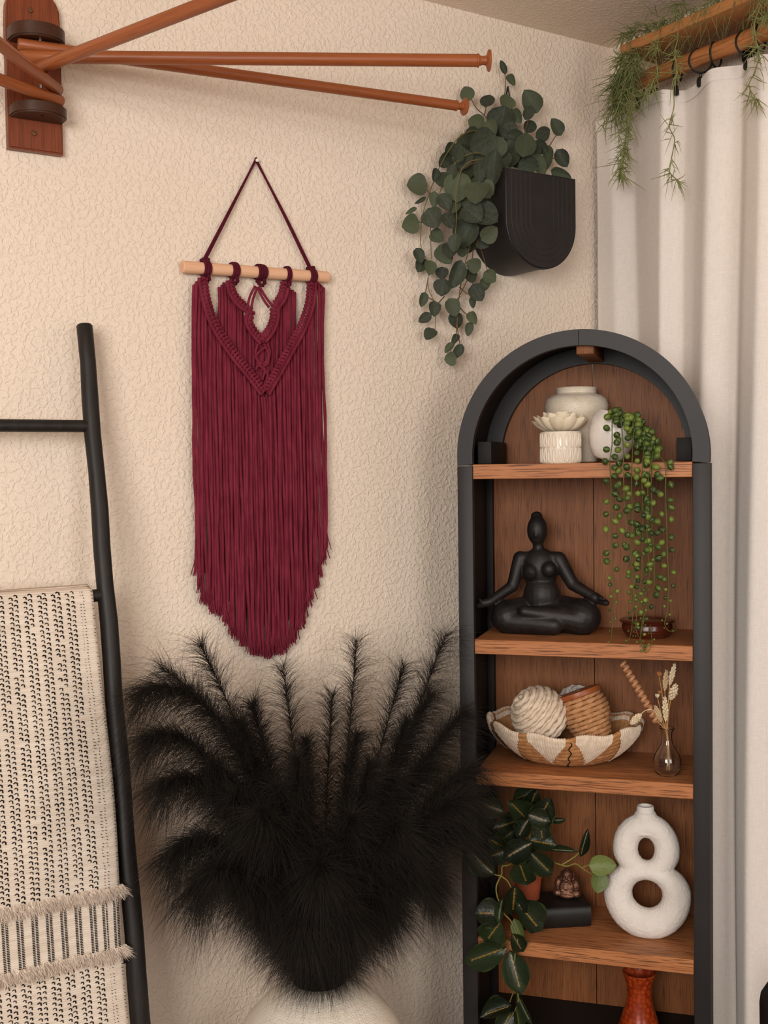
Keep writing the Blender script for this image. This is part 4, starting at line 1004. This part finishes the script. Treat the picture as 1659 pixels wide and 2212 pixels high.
def dstem(name, label, cat, pts, r=.0011, m='straw', fx=0):
    P = [OC(x, y, v_) for x, y, v_ in pts]+[ROOT[gv.name] @ Vector((.001+fx*.25, fx*.2, .095)), foot+Vector((fx, fx*.6, 0))]
    q = thing(name, label, cat, P[-1], 0, 'dried stems in the glass vase'); b = MB(); b.tube(smooth_path(P, 7), r, 6); b.build('stem', M[m], q); return q, P
def ear(q, p, d, L, Rr, m, n=34):
    d = d.normalized(); ref = Vector((0, 1, 0)) if abs(d.y) < .8 else Vector((1, 0, 0)); a1 = d.cross(ref).normalized(); a2 = d.cross(a1); b = MB()
    b.tube([p-d*.002, p+d*L*.5, p+d*L], [.0012, .0012, .0006], 6)
    for i in range(n):
        t_ = i/n; a = i*2.399; rr = Rr*(sin(pi*(.12+.8*t_))); c = p+d*L*t_+(a1*cos(a)+a2*sin(a))*rr*.55
        R = Matrix((a1, a2, d)).transposed() @ Matrix.Rotation(a, 3, 'Z') @ Matrix.Rotation(.5, 3, 'Y')
        b.sph(c, (rr*.45, rr*.38, L*.085), 6, 5, R)
    b.build('seed_head', M[m], q)
def bez_dir(P): return (P[0]-P[1])
q, P = dstem('wheat_stem', 'tallest bleached wheat ear in the glass vase', 'dried stem', [(1447, 1478, GV), (1443, 1530, GV)], .001, 'straw', .002); ear(q, P[0], OC(1457, 1436, GV)-P[0], .052, .0075, 'ear')
q, P = dstem('wheat_stem', 'bleached wheat ear with spread husks at the right of the vase', 'dried stem', [(1449, 1510, GV), (1444, 1545, GV)], .001, 'straw', -.003); ear(q, P[0], OC(1461, 1478, GV)-P[0], .04, .012, 'ear', 30)
q, P = dstem('wheat_stem', 'bleached wheat ear just above the vase mouth', 'dried stem', [(1438, 1556, GV-.004), (1439, 1572, GV)], .001, 'straw', .004); ear(q, P[0], OC(1436, 1505, GV-.004)-P[0], .058, .008, 'ear')
q, P = dstem('bunny_tail_stem', 'pale bunny tail grass standing behind the wheat ears', 'dried stem', [(1436, 1490, GV+.012), (1438, 1540, GV+.01)], .0008, 'straw', -.004); ear(q, P[0], OC(1440, 1445, GV+.012)-P[0], .048, .008, 'bunny', 40)
q, P = dstem('bunny_tail_stem', 'tan bunny tail grass leaning left above the vase mouth', 'dried stem', [(1428, 1558, GV), (1437, 1574, GV)], .0008, 'straw', .001); ear(q, P[0], OC(1415, 1525, GV)-P[0], .04, .0085, 'bunny', 40)
q, P = dstem('bunny_tail_stem', 'white bunny tail head drooping onto the basket rim on an arched stem', 'dried stem', [(1384, 1543, GV-.03), (1396, 1534, GV-.02), (1412, 1535, GV-.01), (1427, 1556, GV)], .0008, 'ear', -.001); ear(q, P[0], OC(1363, 1563, GV-.035)-P[0], .034, .0105, 'ear', 40)
q, P = dstem('bud_stem', 'dried twig with small orange buds beside the wheat', 'dried stem', [(1424, 1462, GV+.005), (1429, 1490, GV+.004), (1434, 1530, GV+.004)], .0008, 'straw', .006)
for px_, py_, rr in ((1424, 1456, .0055), (1425, 1495, .0035)):
    b = MB(); p = OC(px_, py_, GV+.005); b.lathe([(.0006, -rr), (rr*.6, -rr*.6), (rr*.9, .0), (rr*1.05, rr*.7), (rr*.4, rr*.5), (.0003, rr*.4)], 10, p, Matrix.Rotation(.3, 4, 'X'), mod=lambda a, i: 1+.15*cos(5*a)); b.build('bud', M['bud'], q)
q, P = dstem('bud_stem', 'shorter dried twig with a cream bud left of the wheat', 'dried stem', [(1420, 1505, GV-.004), (1428, 1540, GV)], .0008, 'straw', -.005)
b = MB(); p = OC(1420, 1503, GV-.004); b.lathe([(.0006, -.005), (.003, -.003), (.0045, .001), (.0048, .004), (.002, .003), (.0003, .003)], 10, p, None, mod=lambda a, i: 1+.15*cos(5*a)); b.build('bud', M['ear'], q)
cA, cB = OC(1344, 1430, GV+.02), OC(1420, 1560, GV+.004)
q = thing('curly_cane', 'springy coil of brown cane leaning out of the glass vase toward the left', 'dried stem', foot, 0, 'dried stems in the glass vase')
d = (cB-cA).normalized(); a1 = d.cross(Vector((0, 1, 0))).normalized(); a2 = d.cross(a1); b = MB(); vs = []; n = 12*24; Lc = (cB-cA).length
for i in range(n+1):
    t_ = i/n; a = 2*pi*12*t_; r = .0100
    for off_, rr in ((-.0032, r), (.0032, r), (.0032, r-.0012), (-.0032, r-.0012)): vs.append(cA+d*(Lc*t_+off_)+(a1*cos(a)+a2*sin(a))*rr)
b.add(vs, [(i*4+j, i*4+(j+1) % 4, i*4+4+(j+1) % 4, i*4+4+j) for i in range(n) for j in range(4)]+[(3, 2, 1, 0), (n*4, n*4+1, n*4+2, n*4+3)])
b.build('coil', M['curl'], q, sharp=30)
b = MB(); b.tube(smooth_path([cB-d*.004, ROOT[gv.name] @ Vector((-.002, .004, .1)), foot+Vector((-.006, .003, 0))], 6), .0011, 6); b.build('stem', M['straw'], q)

# ------------------------------------------------------------------ fourth shelf
t = NT('rough_white_clay').set(rough=.85, spec=.15); v = t.coord(); nz = t.noise(v, 160, 4, .65)
t.base(t.ramp(t.noise(v, 25), [(.3, lin('#dfd8d0')), (.7, lin('#e8e2db'))])); t.bump(nz, .5, .003); M['clay'] = t.m
dn = shelf_root('donut_vase', 'white rough clay vase of two stacked open rings on the fourth shelf', 'vase', 1403, .12, SH[3])
_r = ROOT[dn.name].inverted()
def D_(px, py):
    p = _r @ OC(px, py, .12); return Vector((p.x, 0, p.z))
kk = mpp(cab(.15, .12, .4))*1.02
b = MB()
def oval_ring(cx, cy, hx, hz, rs, rb, rt, rd):      # open ring round a hole, tube thickness varying (side, bottom, top)
    c = D_(cx, cy); vs = []; n, m_ = 48, 18
    for i in range(n):
        th = 2*pi*i/n; sn = sin(th); r = rs*(1-sn*sn)+(rt if sn > 0 else rb)*sn*sn
        out = Vector((cos(th), 0, sn)); px_ = c+Vector(((hx+r)*kk*cos(th), 0, (hz+r)*kk*sn))
        for j in range(m_):
            ph = 2*pi*j/m_; vs.append(px_+out*r*kk*cos(ph)+Vector((0, rd*sin(ph), 0)))
    b.add(vs, [(i*m_+j, i*m_+(j+1) % m_, ((i+1) % n)*m_+(j+1) % m_, ((i+1) % n)*m_+j) for i in range(n) for j in range(m_)])
oval_ring(1398, 1930, 31, 31, 30, 33, 19, .034); oval_ring(1396, 1834, 17, 25, 26.5, 19, 26, .030)
sec_ = []; m_ = 28
for r, y_ in ((46, 1799), (42, 1791), (34, 1781), (28, 1773), (23.5, 1763), (21, 1752)):
    c = D_(1394.5, y_); sec_ += [c+Vector((r*kk*cos(2*pi*k/m_), min(r, 24)*kk*sin(2*pi*k/m_), 0)) for k in range(m_)]
b.add(sec_, [(i*m_+j, i*m_+(j+1) % m_, (i+1)*m_+(j+1) % m_, (i+1)*m_+j) for i in range(5) for j in range(m_)]+[tuple(range(m_-1, -1, -1)), tuple(5*m_+j for j in range(m_))])
me_ = blob('vase_body', b, M['clay'], dn, .003, 4, .0024, .006, world=False, link_=False)
for v_ in me_.vertices: v_.co.z = max(v_.co.z, .0012)
link('vase_body', me_, dn)
nb, nt = D_(1394.2, 1768), D_(1393, 1740); hN = nt.z-nb.z
b = MB(); b.lathe([(.022, -.004), (.0225, .004), (.0218, hN*.5), (.0210, hN-.003), (.0195, hN), (.0165, hN), (.0155, hN-.004), (.016, hN*.5), (.0005, hN*.45)], 32, nb); b.build('neck', M['clay'], dn, world=False)
M['book_cover'] = simple('black_book_cover', '#171515', '#1c1a19', .45, 10, .35)
M['gilt'] = simple('copper_page_edge', '#8a4a2c', '#9c5a38', .4, 30, .4, metal=.3)
dd, nn = Vector((.918, .398, 0)), Vector((-.398, .918, 0)); bc_ = Vector((-.105, .151, 0)); BT = .056
bk2 = thing('black_book', 'thick black book lying flat under the terracotta pot', 'book', cab(bc_.x, bc_.y, SH[3]), CROT+radians(23.4))
prof2 = [(-.055, .0), (.055, .0), (.055, .003), (-.05, .003)]
b = MB(); n = 10; L2 = .095; sec = []
for i in range(n+1): a = pi/2+pi*i/n; sec.append((-.047+.012*cos(a), BT/2+BT/2*sin(a)))
outer = [(.055, BT)]+sec+[(.055, 0)]; inner = [(.055, .0035)]+[(-.047+.0085*cos(pi/2+pi*i/n), BT/2+(BT/2-.0035)*sin(pi/2+pi*i/n)) for i in range(n, -1, -1)]+[(.055, BT-.0035)]
ring_ = outer+inner; m_ = len(ring_); vs = [(x, y, z) for x in (-L2, L2) for y, z in ring_]
no, ni = len(outer), len(inner)
fs = [(i, (i+1) % m_, m_+(i+1) % m_, m_+i) for i in range(m_)]
for s0 in (0, m_):
    for i in range(no-1):
        fs.append((s0+i, s0+i+1, s0+m_-2-i, s0+m_-1-i))
b.add(vs, fs); b.build('cover', M['book_cover'], bk2, True, 30, world=False)
b = MB(); b.box((0, .004, BT/2), (2*L2-.006, .094, BT-.0078)); b.build('page_block', M['gilt'], bk2, False, world=False)
M['terracotta'] = simple('terracotta', '#93482d', '#a25436', .75, 25, .2, .15, 120, .001)
tp = shelf_root('terracotta_pot', 'small terracotta pot on the black book, nearly hidden by dark leaves', 'pot', 1141, .150, SH[3]+BT)
b = MB(); b.lathe([(.028, 0), (.029, .001), (.0345, .055), (.0365, .056), (.0375, .07), (.036, .0715), (.034, .0705), (.033, .06), (.0005, .058)], 40); b.build('pot_body', M['terracotta'], tp, world=False)
M['bronze'] = simple('antique_bronze', '#6d4b3b', '#8a6450', .38, 60, .5, .8, 190, .003, metal=.75)
fg = shelf_root('seated_figurine', 'tiny bronze seated figurine on the black book', 'figurine', 1226, .185, SH[3]+BT)
kf = .00119; b = MB()
for c_, r_ in (((0, 0, 13), (30, 22, 13)), ((0, -3, 24), (22, 18, 17)), ((0, -2, 47), (13, 12, 14)), ((-19, -3, 28), (9, 10, 14)), ((19, -3, 28), (9, 10, 14)), ((-20, -10, 12), (11, 11, 9)), ((20, -10, 12), (11, 11, 9)), ((0, -18, 8), (16, 7, 6)), ((-10, 4, 38), (14, 8, 6)), ((10, 4, 38), (14, 8, 6)), ((-13, 1, 47), (3, 4, 8)), ((13, 1, 47), (3, 4, 8)), ((0, -14, 46), (2.6, 3, 3.4)), ((-6, -12, 42), (4.5, 3, 3)), ((6, -12, 42), (4.5, 3, 3)), ((0, 0, 59), (6, 6, 4)), ((-9, -17, 19), (6, 4, 4)), ((9, -17, 19), (6, 4, 4)), ((-5, -12.5, 50), (4, 2, 1.2)), ((5, -12.5, 50), (4, 2, 1.2))):
    b.sph(Vector(c_)*kf, Vector(r_)*kf, 14, 10)
me_ = blob('figurine_body', b, M['bronze'], fg, .0011, 2, .0012, .003, world=False, link_=False)
for v_ in me_.vertices: v_.co.z = max(v_.co.z, .0008)
link('figurine_body', me_, fg)

M['maranta'] = leafmat('dark_houseplant_leaf', '#141a10', '#1d2718', '#26331c', '#86692a', .042, .34, .4, '#3a4a24')
M['pale_leaf'] = leafmat('pale_leaf', '#465228', '#525f2e', '#6a773d', None, .02, .45, .35)
M['leaf_stem'] = simple('yellow_green_stem', '#86803a', '#6f6c30', .55)
hp2 = thing('leafy_houseplant', 'dark green trailing houseplant with yellow leaf midribs over the fourth shelf edge', 'plant', ROOT[tp.name].translation+Vector((0, 0, .05)), CROT)
ml = [leafmesh('leaf', M['maranta'], 60+i, .35, .35+.15*i, .4, 6, 9, .05) for i in range(4)]
pl2 = [leafmesh('leaf', M['pale_leaf'], 70+i, .6, .2, .3) for i in range(2)]
F = -.022
ML = [(1131, 1719, 46, 26, -20, .13), (1062, 1744, 50, 36, 200, .05), (1150, 1730, 50, 34, -70, .12), (1118, 1749, 56, 44, -135, .06), (1172, 1754, 66, 46, -60, .07), (1165, 1768, 44, 36, 20, .04), (1094, 1781, 54, 32, 160, .06), (1130, 1790, 44, 32, 120, .05), (1169, 1795, 44, 32, 80, .06), (1204, 1771, 32, 12, 0, .1), (1172, 1820, 54, 40, 10, .06), (1118, 1838, 66, 44, 150, .03), (1074, 1822, 44, 32, -150, .05), (1074, 1845, 44, 34, 160, .03), (1039, 1862, 66, 46, -135, F),
 (1169, 1865, 62, 38, 45, .05), (1130, 1886, 60, 46, 70, .03), (1216, 1837, 58, 12, 5, .08), (1262, 1820, 58, 16, -75, .09), (1110, 1945, 64, 48, 95, -.01), (1056, 1973, 56, 52, 180, F), (1081, 1968, 46, 18, 100, F-.01), (1143, 1980, 78, 52, 50, -.004), (1065, 2013, 54, 52, 125, F-.004), (1047, 2064, 90, 46, 160, F-.01), (1114, 2101, 82, 48, 75, F-.006), (1118, 2037, 44, 30, 60, F), (1071, 2184, 64, 36, 160, F), (1091, 2211, 52, 38, 120, F-.006), (1132, 2179, 62, 17, 65, F), (1119, 2200, 44, 22, 80, F+.004), (1100, 1800, 50, 40, 100, .1), (1140, 1850, 50, 40, 60, .08), (1090, 1810, 48, 36, 140, .09)]
for i, (x, y, l_, w_, a, v_) in enumerate(ML):
    place_leaf(ml[i % 4], hp2, 'leaf', OC(x, y, v_), l_*1.12, w_*1.25, a, (random.uniform(-.4, .4), random.uniform(-.3, .3)))
place_leaf(pl2[0], hp2, 'leaf', OC(1120, 2010, F+.006), 52, 26, 70, (.2, .3), 'light green leaf')
place_leaf(pl2[0], hp2, 'leaf', OC(1302, 1869, .05), 60, 44, 0, (.1, .1), 'pale green round leaf beside the ring vase'); place_leaf(pl2[1], hp2, 'leaf', OC(1294, 1906, .06), 46, 38, 100, (.2, -.3), 'pale green round leaf hanging below the other')
for ps in ([(1128, 1850, .06), (1100, 1868, .02), (1085, 1872, 0), (1083, 1890, -.01), (1066, 1888, F), (1061, 1876, F)], [(1082, 1892, -.01), (1096, 1903, -.01), (1104, 1918, -.012)], [(1082, 1892, -.01), (1072, 1915, -.02), (1075, 1940, F), (1085, 1958, F), (1090, 1975, F), (1105, 1992, F), (1118, 2028, F), (1112, 2070, F), (1118, 2120, F), (1112, 2135, F), (1101, 2165, F)],
           [(1140, 1870, .11), (1187, 1862, .07), (1222, 1871, .06), (1243, 1866, .06), (1260, 1877, .06), (1286, 1893, .06)], [(1214, 1868, .06), (1248, 1845, .08), (1258, 1822, .09)], [(1257, 1875, .06), (1274, 1866, .05)], [(1116, 2125, F), (1119, 2165, F), (1104, 2198, F)], [(1145, 1800, .05), (1142, 1840, .08), (1141, 1885, .14)], [(1118, 1800, .08), (1135, 1850, .11), (1141, 1890, .15)], [(1095, 1835, .05), (1125, 1855, .09), (1141, 1888, .15)], [(1088, 1960, F), (1075, 1985, F), (1070, 2000, F)], [(1098, 2030, F), (1085, 2044, F)]):
    b = MB(); P = smooth_path([OC(*q_) for q_ in ps], 6); b.tube(P, [.0019-.0007*i/len(P) for i in range(len(P))], 6); b.build('stem', M['leaf_stem'], hp2)

# ------------------------------------------------------------------ bottom compartment
t = NT('orange_tile_glaze').set(rough=.22, spec=.5); v = t.coord((1, 1, .9)); vo = t.n('ShaderNodeTexVoronoi'); vo.inputs['Scale'].default_value = 95; vo.inputs['Randomness'].default_value = .55; t.l(v, vo.inputs['Vector'])
t.base(t.mix(t.ramp(vo.outputs['Distance'], [(.0, (0, 0, 0, 1)), (.7, (1, 1, 1, 1))]), t.ramp(t.noise(v, 14), [(.3, lin('#a83c16')), (.7, lin('#c65a22'))]), lin('#7d2810'))); t.bump(vo.outputs['Distance'], -.25, .004); M['orange'] = t.m
ov = shelf_root('orange_vase', 'glossy orange waisted vase in the bottom compartment', 'vase', 1381, .13, BASE)
zt = (ROOT[ov.name].inverted() @ OC(1377, 2098, .13)).z; k3 = .00117
pr3 = [(.045, 0), (.05, .004), (.058, zt-.165), (.056, zt-.15), (.044, zt-.115), (.0345, zt-.085), (.0305, zt-.06), (.0315, zt-.035), (.037, zt-.014), (.0415, zt-.002), (.040, zt), (.036, zt-.001), (.033, zt-.01), (.027, zt-.05), (.0005, zt-.06)]
b = MB(); b.lathe([p for p in pr3 if p[1] >= 0], 48); b.build('vase_body', M['orange'], ov, world=False)
pq = RW(1700, 2172, .36); rq = 57*mpp(pq)
bp2 = thing('black_round_vase', 'black rounded vase on the floor at the lower right edge before the curtain', 'vase', (pq.x, pq.y, FL))
b = MB(); hq = pq.z-FL; b.lathe([(rq*.55, 0), (rq*.62, .004), (rq*.85, hq*.4), (rq*.98, hq*.8), (rq, hq), (rq*.95, hq+rq*.35), (rq*.75, hq+rq*.7), (rq*.45, hq+rq*.9), (rq*.4, hq+rq*1.1), (rq*.45, hq+rq*1.15), (rq*.38, hq+rq*1.15), (rq*.35, hq+rq*.9), (.0005, hq)], 40, (pq.x, pq.y, FL)); b.build('vase_body', M['black_metal'], bp2)

# ------------------------------------------------------------------ trailing greenery on the ledge board
M['airplant'] = simple('airplant_green', '#767947', '#8d905c', .7, 30, .2)
M['airplant_dark'] = simple('airplant_dark_green', '#666b42', '#7c8151', .7, 30, .2)
def needle(b, p, d, L, r, droop):
    d = d.normalized(); sd = Vector((random.gauss(0, 1), random.gauss(0, 1), random.gauss(0, 1)))*.5
    pts = [p+d*L*t_+sd*L*t_*t_+Vector((0, 0, -droop*L*t_*t_)) for t_ in (0, .33, .66, 1)]
    b.tube(pts, [r, r, r*.85, r*.3], 4, cap=False); return pts
def spray(b, p, d, L, r, n, droop=.4, spread=.8):
    for _ in range(n):
        q = d+Vector((random.gauss(0, spread), random.gauss(0, spread), random.gauss(0, spread)))
        pts = needle(b, p, q, L*random.uniform(.6, 1.2), r, droop)
        if random.random() < .6: needle(b, pts[1], q+Vector((random.gauss(0, .7), random.gauss(0, .7), random.gauss(0, .7))), L*.6, r*.85, droop)
def strand(q, pts, dens, L, n, m, r=.0011):
    P = smooth_path([RW(*s_) for s_ in pts], 8); b = MB(); b.tube(P, r*1.25, 5)
    for i in range(0, len(P)):
        if random.random() < dens:
            d = (P[min(i+1, len(P)-1)]-P[max(i-1, 0)]).normalized(); spray(b, P[i], d*.5, L, r, n, .35, .75)
    spray(b, P[-1], (P[-1]-P[-2]).normalized()*.8, L, r, n+3, .2, .7)
    b.v = [(min(x, -.012), min(y, -.012), z) for x, y, z in b.v]
    o = b.build('strand', M[m], q, sharp=None); o['kind'] = 'stuff'
ga = thing('trailing_air_plant', 'wispy green artificial garland heaped on the ledge board and hanging at the corner', 'plant', RW(1360, 118, .12))
b = MB()
for _ in range(230):      # heap along the board's top
    y = random.uniform(-.98, -.20); f = (y+.98)/.78
    p = Vector((-random.uniform(.06, .19), y, 2.634+random.uniform(0, .045)*(.45+.55*f))); spray(b, p, Vector((-.5, random.uniform(-.2, .6), .25)), .05, .0010, 3, .9, .8)
for _ in range(150):      # thick tail over the board's end
    t_ = random.random(); x_ = 1368-34*t_+random.uniform(-22, 16)*(1-.4*t_); y_ = 105+125*t_+random.uniform(-14, 14)
    p = RW(x_, y_, .19-.02*t_+random.uniform(-.03, .02)); spray(b, p, Vector((-.2, .2, -.6)), .046, .0010, 3, .6, .8)
b.v = [(min(x, -.012), min(y, -.012), min(z, H-.006)) for x, y, z in b.v]
o = b.build('heap', M['airplant_dark'], ga, sharp=None); o['kind'] = 'stuff'
for pts in ([(1352, 190, .19), (1340, 240, .18), (1335, 280, .18), (1346, 320, .17), (1341, 360, .17), (1346, 380, .17)], [(1362, 200, .18), (1356, 250, .17), (1352, 300, .16), (1347, 345, .16), (1340, 375, .16)], [(1345, 200, .2), (1325, 255, .2), (1304, 270, .2)], [(1366, 190, .17), (1364, 240, .17), (1358, 290, .16), (1355, 330, .16)]):
    strand(ga, pts, .5, .030, 3, 'airplant')
strand(ga, [(1425, 75, .19), (1420, 100, .21), (1417, 125, .21), (1420, 160, .2), (1405, 190, .19), (1395, 205, .19)], .45, .034, 3, 'airplant')
strand(ga, [(1465, 60, .19), (1464, 85, .21), (1458, 110, .21), (1462, 150, .2), (1455, 190, .19), (1456, 230, .18), (1446, 272, .18), (1457, 300, .18), (1451, 340, .18), (1446, 370, .18), (1462, 388, .18)], .34, .032, 3, 'airplant')
gb = thing('trailing_air_plant', 'short wispy green strand hanging over the ledge board at the right edge', 'plant', RW(1640, 20, .18))
strand(gb, [(1646, -15, .19), (1640, 20, .21), (1630, 50, .21), (1634, 90, .2), (1640, 120, .19), (1628, 160, .18), (1618, 185, .18), (1632, 212, .18)], .42, .032, 3, 'airplant')
strand(gb, [(1650, -20, .18), (1660, 10, .21), (1655, 40, .2)], .4, .03, 3, 'airplant')
